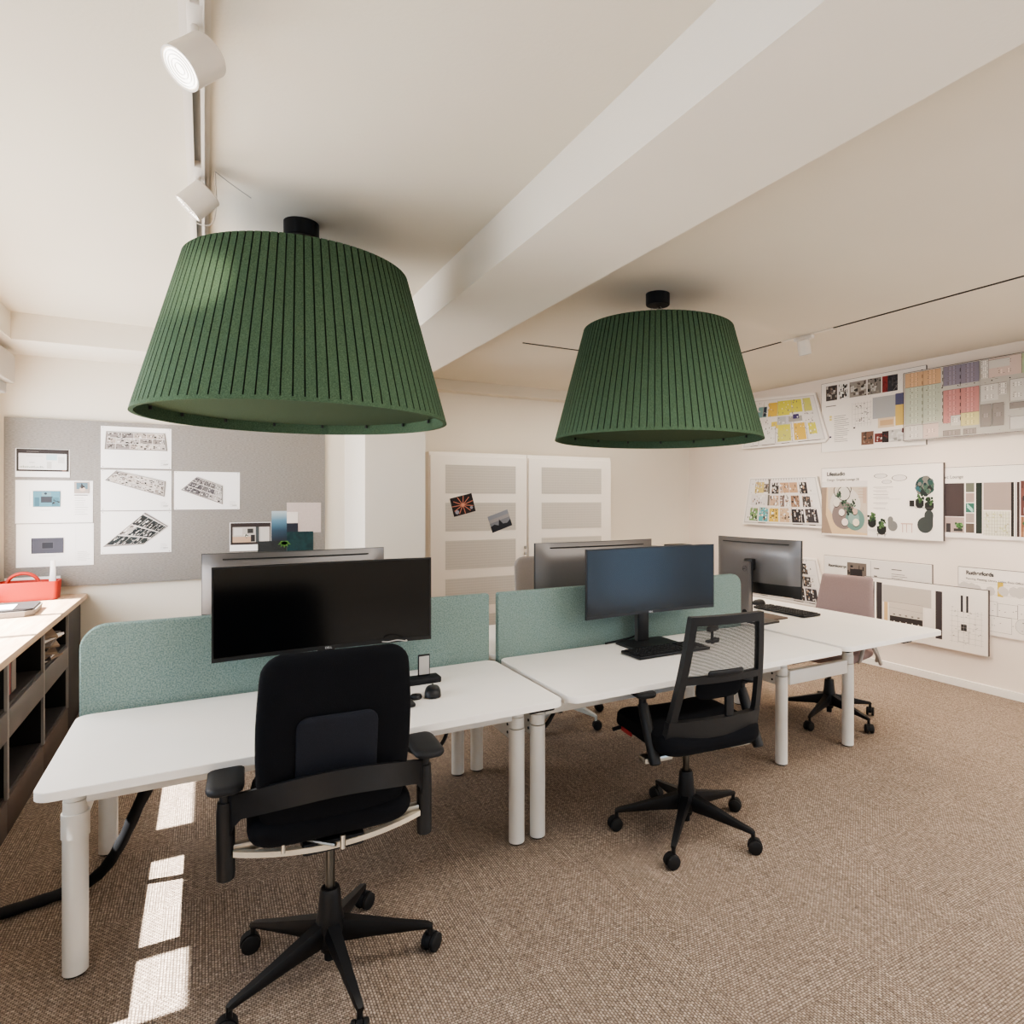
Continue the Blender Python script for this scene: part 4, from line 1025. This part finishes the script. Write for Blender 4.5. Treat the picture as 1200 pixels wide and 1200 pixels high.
# 2 upper: photo strips and colour blocks
t, w, h, q = board('white presentation board with photo strips, grey and yellow blocks, top row', 4.208, 3.159, 1.953, 2.617, XW-.013)
a = Art(w, h)
PH = [(70,62,62), (150,140,132), (40,36,38), (196,188,180), (120,96,80), (96,90,90)]
for (u0, u1, c) in ((.05,.17,PH), (.18,.29,[(230,226,220),(40,40,44),(110,100,96),(30,30,32)]), (.3,.47,[(150,142,134),(60,56,56),(200,194,186),(96,84,76)]), (.48,.61,[(130,124,116),(200,194,186),(50,48,48),(150,140,130)]), (.62,.67,[(150,44,44),(120,34,36)]), (.67,.76,[(58,56,66),(40,40,46),(90,86,90)])): photo(a, u0, .74, u1, .955, c, 16)
a.rect(.05, .655, .16, .665, (70,64,62))
for i, c in enumerate([(226,206,110), (226,206,110)]): a.rect(.09, .49-i*.04, .115, .52-i*.04, c)
a.textlines(.14, .5, .16, 14, (120,112,108), .028, .006, rr); a.rect(.09, .2, .11, .225, (60,60,90))
a.rect(.53, .4, .74, .69, (172,172,172)); a.rect(.74, .55, .85, .7, (84,84,120)); a.rect(.74, .28, .85, .55, (222,184,90)); a.rect(.58, .27, .73, .4, (226,198,158)); a.rect(.6, .3, .72, .37, (214,170,120))
for k in range(7): a.line((.33+.03*k, .32), (.33+.03*k, .66), (150,144,142), .0015)
for k in range(5): a.line((.34, .36+.07*k), (.52, .36+.07*k), (160,154,150), .0015)
for k in range(24): x, y = .36+.13*rr.random(), .38+.25*rr.random(); a.rect(x, y, x+.01, y+.012, (110,104,104))
a.rect(.34, .3, .36, .32, (80,76,76)); a.line((.5, .7), (.56, .84), (190,184,180), .0015); a.line((.7, .7), (.8, .9), (190,184,180), .0015); a.line((.62,.7),(.62,.8),(190,184,180),.0015)
photo(a, .42, .06, .54, .24, [(120,84,66),(60,50,48),(150,120,100),(90,70,60)], 14); photo(a, .55, .08, .62, .2, [(120,50,44),(60,40,40),(200,190,180)], 8); photo(a, .62, .07, .68, .22, [(44,34,34),(110,40,36),(30,28,28)], 8); photo(a, .68, .07, .85, .23, [(196,192,186),(150,146,142),(214,210,206)], 12); a.rect(.8, .18, .85, .24, (104,48,46))
for (u, v) in ((.88,.9),(.93,.92),(.97,.93),(.88,.84)): a.disk(u, v, .015, (40,38,40))
a.textlines(.87, .78, .06, 4, (90,84,82), .02, .005, rr)
a.build(t)
# 3 upper right: coloured floor plan
t, w, h, q = board('long coloured floor plan board with red, violet and green rooms, top right', 3.338, 1.75, 1.995, 2.575, XW-.036, thick=.02)
a = Art(w, h); a.rect(.004, .01, .998, .99, (206,196,186)); a.rect(.006, .015, .996, .985, (196,190,180))
def W(px): return (3.338-px)/w    # world Y -> u
OR, GN, VI, RD, YE, GR, PK, WT, LG = (214,168,124), (186,192,170), (140,132,150), (206,134,130), (216,204,136), (150,140,134), (218,192,180), (212,206,198), (176,190,150)
def room(y0, y1, v0, v1, c, desks=0, hor=False):
    u0, u1 = W(y0), W(y1); a.rect(u0, v0, u1, v1, c)
    for side in ((u0, v0, u0+.0015, v1), (u0, v1-.004, u1, v1)): a.rect(*side, (90,82,78))
    for k in range(desks):
        v = v0+(v1-v0)*(k+.5)/desks; um = (u0+u1)/2; dd = (u1-u0)*.22
        
        for q in (-1, 1):
            x = um+q*dd*.5; a.rect(x-.0045, v-.026, x+.0045, v+.026, tuple(min(255, int(z_*1.12)) for z_ in c)); a.rect(x-.005, v-.028, x-.004, v+.028, (126,116,110)); a.rect(x-.0045, v-.001, x+.0045, v+.002, (150,140,132))
            a.disk(x+q*.009, v+.012, .0022, (116,106,100), 6); a.disk(x+q*.009, v-.014, .0022, (116,106,100), 6)
room(3.33, 3.17, .78, .99, OR, 3); room(3.17, 3.02, .78, .99, OR, 3); room(3.33, 3.17, .24, .78, GN, 6); room(3.17, 3.02, .24, .78, GN, 6)
room(3.33, 3.17, .02, .22, WT, 2); room(3.17, 3.04, .02, .22, PK, 1)
room(3.0, 2.86, .72, .99, VI, 4); room(2.86, 2.72, .72, .99, VI, 4); room(3.0, 2.86, .2, .66, RD, 6); room(2.86, 2.72, .32, .66, RD, 5); room(2.86, 2.72, .14, .32, YE, 2); room(2.94, 2.86, .16, .30, WT, 1)
room(3.0, 2.86, .02, .1, GR, 1); room(2.84, 2.74, .02, .1, GR, 1)
room(2.71, 2.65, .74, .99, WT, 3); room(2.65, 2.42, .74, .99, PK, 2); room(2.65, 2.5, .86, .97, WT, 0); room(2.71, 2.58, .44, .66, WT, 2); room(2.58, 2.52, .5, .66, WT, 2)
room(2.71, 2.63, .1, .4, GR, 1); room(2.62, 2.54, .1, .4, GR, 1); room(2.5, 2.4, .4, .68, WT, 2); room(2.5, 2.4, .3, .38, (150,140,134), 0); room(2.4, 2.1, .26, .66, PK, 4); room(2.5, 2.38, .04, .2, WT, 0); room(2.38, 2.1, .04, .2, OR, 1)
room(2.42, 2.31, .74, .99, LG, 4); room(2.3, 2.1, .74, .99, OR, 3); room(2.1, 1.9, .3, .99, GN, 6); room(1.9, 1.76, .3, .99, VI, 5); room(2.1, 1.76, .04, .24, YE, 1)
for yv in (3.17, 3.0, 2.86): 
    for k in range(8): a.rect(W(yv)-.0015, .22+.095*k, W(yv)+.0015, .27+.095*k, (50,44,42))
for k in range(70): x, y = rr.random()*.98, .03+.92*rr.random(); a.rect(x, y, x+.003+.012*rr.random(), y+.004, (110,100,96))
for k in range(12): a.disk(.05+.08*k, .7, .003, (40,36,36), 8)
a.frame(.0, .0, 1, 1, (80,72,70), .0025)
a.build(t)
# 4 middle: cut-out plan with furniture
def cutplan(a, seed):
    r2 = random.Random(seed)
    a.rect(0, 0, 1, 1, (196,186,180)); a.rect(.01, .03, .985, .985, (228,220,214))
    cells = [(.1,.68,.24,.92,(206,180,96)), (.24,.7,.31,.88,(90,84,78)), (.36,.66,.47,.9,(48,44,46)), (.48,.68,.73,.9,(190,146,108)), (.76,.66,.86,.9,(50,46,48)), (.06,.4,.3,.64,(214,206,204)), (.34,.4,.47,.62,(196,160,130)), (.48,.38,.54,.62,(120,100,96)), (.55,.38,.62,.64,(222,216,210)), (.63,.38,.74,.62,(150,110,84)), (.78,.38,.88,.6,(70,66,66)),
             (.07,.06,.18,.34,(110,150,90)), (.2,.05,.32,.36,(74,168,176)), (.34,.05,.46,.34,(214,176,60)), (.48,.05,.6,.35,(206,170,130)), (.63,.05,.78,.33,(46,42,46)), (.8,.06,.94,.34,(60,56,60))]
    for c in cells:
        a.rect(*c)
        for _ in range(18):
            x = c[0]+(c[2]-c[0])*.86*r2.random(); y = c[1]+(c[3]-c[1])*.84*r2.random()
            a.rect(x, y, x+.006+.014*r2.random(), y+.02+.045*r2.random(), r2.choice([(236,232,228), (50,46,48), (214,206,198), (90,80,76), (176,140,110), c[4]]))
    for _ in range(170):
        x = .04+.88*r2.random(); y = .05+.86*r2.random(); a.rect(x, y, x+.004+.012*r2.random(), y+.012+.03*r2.random(), r2.choice([(60,54,54), (236,230,224), (190,150,116), (130,120,114), (206,198,190)]))
    for u in (.33, .47, .62, .75): a.rect(u-.003, .04, u+.003, .95, (214,206,200))
    a.rect(.31, .4, .34, .98, (110,104,100)); a.rect(.02, .355, .97, .375, (220,212,206)); a.rect(.02, .64, .97, .66, (220,212,206))
    for u0, u1 in ((.2,.3), (.64,.76), (.83,.9)): a.rect(u0, .008, u1, .022, (60,56,56))
    for k in range(20): a.rect(.1+.04*k, .95, .11+.04*k, .99, (160,150,146))
q = [(5.25, 1.22), (4.14, 1.215), (4.11, 1.25), (4.245, 1.72), (5.14, 1.735)]
t, w, h, qq = board('cut-out plan model board with coloured rooms, middle row far left', 5.25, 4.11, 1.215, 1.735, XW-.036, quad=q, thick=.022)
a = Art(w, h, quad=[(-.55, .02), (.535, .02), (.42, .5), (-.45, .505)]); cutplan(a, 3); a.build(t)
# 5 middle: lounge board
t, w, h, q = board('white lounge board with round table photo, plants and two shell chairs, middle row', 4.187, 3.002, 1.155, 1.793, XW-.036, thick=.022)
a = Art(w, h); BG = (226,217,210)
a.rect(0, .02, .42, .72, (196,178,156)); a.poly([(0,.72),(.06,.72),(.06,.4),(.16,.18),(.34,.06),(.42,.05),(.42,.02),(.1,.02),(0,.3)], (208,176,132)); a.poly([(0,.72),(.05,.72),(.04,.3),(.1,.02),(0,.02)], (150,126,106))
a.disk(.22, .45, .14, (206,198,188), 24); a.disk(.21, .3, .11, (128,110,106), 24); a.disk(.31, .24, .085, (96,136,126), 24); a.disk(.3, .26, .05, (128,160,150), 16)
for (u, v, r_, c) in ((.19,.34,.028,(226,214,200)), (.22,.2,.03,(226,206,196)), (.32,.2,.03,(222,208,180)), (.14,.48,.03,(216,206,192)), (.31,.36,.025,(196,160,140))): a.disk(u, v-.012, r_, (60,50,48)); a.disk(u, v, r_, c)
a.ring(.17, .66, .055, (40,36,36), (200,188,172), .006); a.ring(.24, .68, .04, (40,36,36), (204,194,180), .006); a.ring(.21, .62, .06, (40,36,36), (206,198,188), .006)
a.rect(0, .715, .42, .8, BG)
for (u, v) in ((.16,.6), (.21,.5), (.3,.48), (.27,.35), (.245,.42)): a.blob(u, v, .03, [(44,66,50), (56,84,62), (30,44,38), (74,100,80)], 16, rr)
a.rect(.38, .48, .41, .7, (190,160,136)); a.textlines(.34, .68, .06, 4, (176,150,130), .04, .008, rr)
a.ring(.53, .86, .055, (40,38,38), BG, .005, .32); a.ring(.68, .825, .06, (40,38,38), BG, .005, .38); a.ring(.58, .775, .04, (70,66,66), BG, .004, .36)
for i, v in enumerate((.7,.65,.6,.555,.48,.41)): a.rect(.47, v, .47+(.16, .11, .12, .13, .12, .1)[i], v+.006, (150,140,134)); a.rect(.49, v-.02, .49+(.1, .12, .11, .22, .1, .12)[i]*.9, v-.015, (190,180,174))
a.disk(.87, .71, .068, (40,60,58), 28); a.blob(.87, .71, .058, [(40,80,76), (70,96,80), (24,50,56), (120,112,104), (40,96,106), (36,44,44)], 170, rr)
for (u, v, s_) in ((.46,.25,.035), (.54,.16,.038), (.835,.52,.03), (.905,.49,.032)):
    a.rect(u-s_, v-.07, u+s_, v, (36,36,36)); a.disk(u, v-.05, s_, (34,34,34)); a.blob(u, v+.03, s_, [(52,84,44), (32,56,36), (78,110,62), (36,40,36)], 22, rr)
a.rect(.76, .44, .795, .52, (40,38,38)); a.rect(.8, .42, .93, .425, (90,84,80)); a.rect(.42, .09, .5, .12, (226,217,210)); a.rect(.5, .05, .58, .058, (60,56,54)); a.rect(.505, .02, .51, .058, (60,56,54)); a.rect(.565, .02, .57, .058, (60,56,54))
def shell(u, v, s_, c, fl):
    a.disk(u, v, s_*.95, c, 20, 1.0); a.disk(u+fl*s_*.45, v+s_*2.0, s_*.55, c, 18, 1.25); a.poly([(u+fl*s_*.2, v+s_*.2), (u+fl*s_*.95, v+s_*.2), (u+fl*s_*.95, v+s_*2.2), (u+fl*s_*.4, v+s_*2.0)], c)
shell(.63, .17, .04, (120,118,114), -1); shell(.875, .2, .06, (60,66,64), 1)
a.rect(.695, .2, .785, .215, (206,170,150)); 
for u in (.705, .735, .775): a.rect(u, .09, u+.005, .2, (196,150,130))
a.build(t)
lettering('Lifestudio', .052, M['ink'], t, (-w/2+.06, -.0025, .565), bold=.0012)
lettering('Design: Graphic Lounge 2B', .032, M['ink'], t, (-w/2+.06, -.0025, .515))
# 6 middle right: material board
t, w, h, q = board('white material board with brown, green and mauve fields, partly behind the lounge board', 3.16, 1.95, 1.19, 1.752, XW-.013)
a = Art(w, h); U = lambda y: (3.16-y)/w
a.rect(.01, .3, U(2.847), .775, (70,58,58)); a.rect(.01, .07, U(2.847), .29, (176,152,142)); a.rect(U(2.99), .07, U(2.955), .2, (56,50,50)); a.blob(U(2.89), .17, .026, [(70,120,56),(50,84,44),(100,150,80),(50,46,44)], 30, rr); a.rect(U(2.93), .09, U(2.86), .13, (60,56,54))
for i, c in enumerate([(104,106,92), (170,142,132), (52,112,96), (164,144,134), (98,84,74)]):
    v1 = .775-i*.142; a.rect(U(2.835), v1-.13, U(2.77), v1, c)
for k in range(3): a.line((U(2.825), .44+.02*k), (U(2.78), .36+.02*k), (150,206,190), .006)
a.rect(U(2.758), .07, U(2.712), .775, (40,50,44)); a.rect(U(2.702), .4, U(2.505), .775, (164,144,134)); a.rect(U(2.702), .05, U(2.51), .385, (220,214,190))
for k in range(10): a.rect(U(2.702-.02*k), .05, U(2.7-.02*k), .385, (140,132,110)); 
for k in range(7): a.rect(U(2.702), .07+.045*k, U(2.51), .073+.045*k, (150,142,118))
for k in range(34): y = 2.52+.17*rr.random(); v = .07+.28*rr.random(); a.rect(U(y+.01), v, U(y), v+.02, rr.choice([(190,190,130), (206,204,160), (176,166,130)]))
a.rect(U(2.505), .05, U(2.486), .775, (44,38,36)); a.rect(U(2.475), .05, U(2.472), .775, (90,80,76)); a.rect(U(2.465), .05, U(2.447), .775, (70,50,46))
photo(a, U(2.44), .33, U(2.1), .79, [(110,64,58),(206,196,184),(60,50,48),(170,150,130),(140,80,70)], 30); photo(a, U(2.44), .05, U(2.1), .32, [(176,120,84),(140,90,66),(196,140,100)], 20); a.blob(U(2.36), .2, .05, [(50,110,60),(40,90,50)], 16, rr)
for k in range(9): a.rect(U(2.43-.02*k), .05, U(2.425-.02*k), .32, (110,70,52))
photo(a, U(2.08), .05, U(1.98), .78, [(164,144,134), (120,110,100)], 4)
a.build(t)
lettering("Graphic Lounge", .036, M['ink'], t, (-w/2+.075, -.0025, .475))
# 7 bottom left cut-out plan
q = [(5.2, .44), (4.15, .445), (4.12, .48), (4.26, .91), (5.1, .915)]
t, w, h, qq = board('cut-out plan model board, bottom row behind the end desk monitor', 5.2, 4.12, .44, .915, XW-.036, quad=q, thick=.022)
a = Art(w, h, quad=[(-.52, .02), (.505, .02), (.4, .455), (-.43, .46)]); cutplan(a, 9); a.build(t)
# 8 bottom: mostly hidden board
t, w, h, q = board('thin white board behind the mauve chair, bottom row, dark corridor photo', 4.175, 3.108, .32, .952, XW-.013)
a = Art(w, h); a.rect(.005, .01, .995, .99, (222,214,206)); photo(a, .24, .6, .43, .93, [(110,98,90),(60,52,50),(150,136,126),(40,36,36)], 16); a.rect(.27, .62, .39, .84, (44,38,40)); a.line((.47, .02), (.47, .98), (120,110,106), .003)
a.rect(.5, .87, .55, .885, (60,56,54)); a.rect(.5, .76, .53, .775, (60,56,54)); a.rect(.66, .88, .75, .892, (80,74,72)); a.textlines(.66, .82, .16, 7, (120,112,108), .028, .008, rr); a.textlines(.05, .7, .12, 8, (150,142,136), .05, .006, rr)
a.build(t)
lettering('Raumkonzept', .036, M['ink'], t, (-w/2+.05, -.0025, .53), bold=.001)
# 9 bottom: elevation board in front
t, w, h, q = board('white board with dark column strips and elevation drawing, lowest on the wall', 3.72, 2.657, .29, .795, XW-.036, thick=.02)
a = Art(w, h); U = lambda y: (3.72-y)/w
a.rect(U(3.63), .1, U(3.62), .93, (40,36,38)); a.rect(U(3.6), .06, U(3.545), .93, (62,56,58)); a.rect(U(3.525), .1, U(3.49), .6, (218,176,120))
a.rect(U(3.54), .6, U(3.1), .9, (196,184,172)); a.rect(U(3.48), .08, U(3.17), .62, (206,194,180)); a.rect(U(3.47), .2, U(3.175), .38, (58,52,52)); a.line((U(3.48), .62), (U(3.17), .62), (110,100,96), .002)
for k in range(5): a.disk(U(3.43-.055*k), .29, .006, (206,198,190)); a.rect(U(3.44-.055*k), .4, U(3.42-.055*k), .42, (110,100,94))
a.line((U(3.48), .52), (U(3.17), .5), (150,140,134), .002); a.line((U(3.48), .11), (U(3.17), .09), (90,82,78), .002)
a.rect(U(3.065), .13, U(3.01), .9, (66,58,60)); a.frame(U(3.16), .12, U(3.08), .6, (214,206,198), .002)
a.rect(U(2.862), .62, U(2.845), .88, (50,46,48)); a.rect(U(2.82), .62, U(2.803), .88, (50,46,48)); a.rect(U(2.86), .33, U(2.815), .43, (54,50,52))
for k in range(6): a.line((U(2.93+.0-.045*k), .12), (U(2.93-.045*k), .66), (170,162,156), .0015)
for k in range(7): a.line((U(2.95), .14+.08*k), (U(2.69), .14+.08*k), (176,168,162), .0015)
for k in range(30): y = 2.7+.24*rr.random(); v = .1+.6*rr.random(); a.rect(U(y+.012), v, U(y), v+.006, (120,112,108))
a.frame(U(2.88), .15, U(2.8), .33, (110,102,98), .002); a.line((U(2.84), .05), (U(2.84), .95), (180,172,166), .0012); a.textlines(.01, .8, .02, 3, (130,122,118), .25, .01, rr)
a.build(t)
# 10 bottom right: line drawing
t, w, h, q = board('white plan drawing board with small yellow tab, bottom row far right', 2.893, 1.75, .455, .958, XW-.013)
a = Art(w, h); U = lambda y: (2.893-y)/w
a.line((.02, .62), (.99, .62), (170,160,152), .0015); a.line((.02, .78), (.99, .78), (190,180,172), .0015); a.rect(U(2.6), .6, U(2.56), .82, (222,186,60))
for k in range(26): x = .02+.9*rr.random(); a.disk(x, .66+.06*rr.random(), .03, (206,196,188), 8)
for (x0, v0, x1, v1) in ((2.82,.15,2.72,.5), (2.72,.3,2.6,.52), (2.6,.3,2.46,.5), (2.46,.28,2.32,.52), (2.7,.06,2.5,.3), (2.32,.1,2.1,.5), (2.1,.2,1.9,.5)): a.frame(U(x0), v0, U(x1), v1, (110,102,98), .0016)
a.ring(U(2.42), .2, .05, (120,112,108), (226,218,210), .0016)
for k in range(60): y = 1.85+.95*rr.random(); v = .06+.42*rr.random(); a.rect(U(y+.008), v, U(y), v+.008, rr.choice([(90,84,80), (140,132,126), (60,56,54)]))
for k in range(8): a.disk(U(2.73+.02*rr.random()), .1+.05*k, .006, (50,46,46), 7)
a.build(t)
lettering('Rutherfords', .042, M['ink'], t, (-w/2+.06, -.0025, .45), bold=.0014)
lettering('Planning, Meeting, Library, Lobby, Floor Office 14, Rutherford', .022, M['ink'], t, (-w/2+.06, -.0025, .41))

# ------------------------------------------------------------------ lights, world, camera
w = bpy.data.worlds.new('sky'); bpy.context.scene.world = w; w.use_nodes = True
w.node_tree.nodes['Background'].inputs[0].default_value = (.52, .74, 1, 1); w.node_tree.nodes['Background'].inputs[1].default_value = 3.4
def light(kind, name, loc, rot, energy, col, **k):
    l = bpy.data.lights.new(name, kind); l.energy = energy; l.color = col
    for a_, b_ in k.items(): setattr(l, a_, b_)
    o = bpy.data.objects.new(name, l); C.objects.link(o); o.location = loc; o.rotation_euler = rot
    return o
sun = light('SUN', 'sun', (-5, 2, 6), (0, 0, 0), 38, (1, .96, .9), angle=.009)
sun.rotation_euler = Vector((1, 0, -1.5)).to_track_quat('-Z', 'Y').to_euler()
for i, (a_, b_) in enumerate(wins[2:]):
    light('AREA', 'window_daylight', (XL-.18, (a_+b_)/2, 1.55), (0, math.radians(-90), 0), 22*(b_-a_), (1, .98, .97), shape='RECTANGLE', size=1.25, size_y=(b_-a_)*.95)
light('AREA', 'overhead_fill', (2.6, -1.0, 2.6), (math.radians(12), 0, 0), 66, (1, .95, .88), shape='RECTANGLE', size=3.5, size_y=1.6)  # added soft fill behind the camera, no panel fixture here
light('AREA', 'overhead_fill', (3.9, .4, 2.6), (0, 0, 0), 34, (1, .90, .78), shape='RECTANGLE', size=1.6, size_y=2.0)  # second added fill, warmer, also without a fixture
light('AREA', 'upward_fill', (2.6, .3, .25), (math.radians(180), 0, 0), 24, (1, .93, .84), shape='RECTANGLE', size=5, size_y=3.6)  # added upward lamp standing in for light bounced off the carpet
for x, y in ((4.4, 1.2), (4.55, 3.0), (4.1, 4.6)):
    light('SPOT', 'warm_fill', (x, y, 2.62), (0, 0, 0), 66, (1, .82, .62), spot_size=math.radians(125), spot_blend=1, shadow_soft_size=.12)  # spots added to warm the right side, off the track, no fixtures
for y in (1.7, 3.15, 4.3):
    o = light('SPOT', 'wall_washer', (3.71, y, 2.5), (0, 0, 0), 55, (1, .87, .74), spot_size=math.radians(110), spot_blend=1, shadow_soft_size=.06)
    o.rotation_euler = Vector((.6, .05, -.8)).to_track_quat('-Z', 'Y').to_euler()
o = light('SPOT', 'spot_beam', (.0-.022-.03, 1.74, 2.50), (0, 0, 0), 18, (1, .9, .78), spot_size=math.radians(50), spot_blend=.6, shadow_soft_size=.03)
o.rotation_euler = Vector((-.52, -.62, -.62)).to_track_quat('-Z', 'Y').to_euler()
light('AREA', 'desk_fill', (1.75, 1.4, 2.44), (0, 0, 0), 30, (1, .96, .90), shape='RECTANGLE', size=2.2, size_y=.5)  # unseen fill lamp added to brighten the desktops
light('AREA', 'back_room_fill', (3.2, 4.9, 2.6), (0, 0, 0), 26, (1, .92, .80), shape='RECTANGLE', size=2.6, size_y=1.2)  # extra area lamp added to lift the dim back of the room

o = light('SPOT', 'spot_beam', (-.022, .75, 2.5), (0, 0, 0), 320, (1, .9, .72), spot_size=math.radians(9), spot_blend=.8, shadow_soft_size=.03)
o.rotation_euler = (Vector((-.04, 2.65, 2.27))-Vector((-.022, .75, 2.5))).to_track_quat('-Z', 'Y').to_euler()
cam = bpy.data.cameras.new('camera'); co = bpy.data.objects.new('camera', cam); C.objects.link(co)
co.location = (0, 0, 1.5); co.rotation_euler = (PI/2, 0, -.527)
cam.sensor_width = 36; cam.lens = 22.5; cam.shift_x = -77/1200; cam.shift_y = -15.4/1200; cam.clip_start = .05
bpy.context.scene.camera = co
sc = bpy.context.scene
sc.view_settings.view_transform = 'AgX'
try: sc.view_settings.look = 'AgX - Medium High Contrast'
except Exception: pass
sc.view_settings.exposure = 0.35
sc.cycles.max_bounces = 10; sc.cycles.diffuse_bounces = 6; sc.cycles.transparent_max_bounces = 12
sc.cycles.use_denoising = True
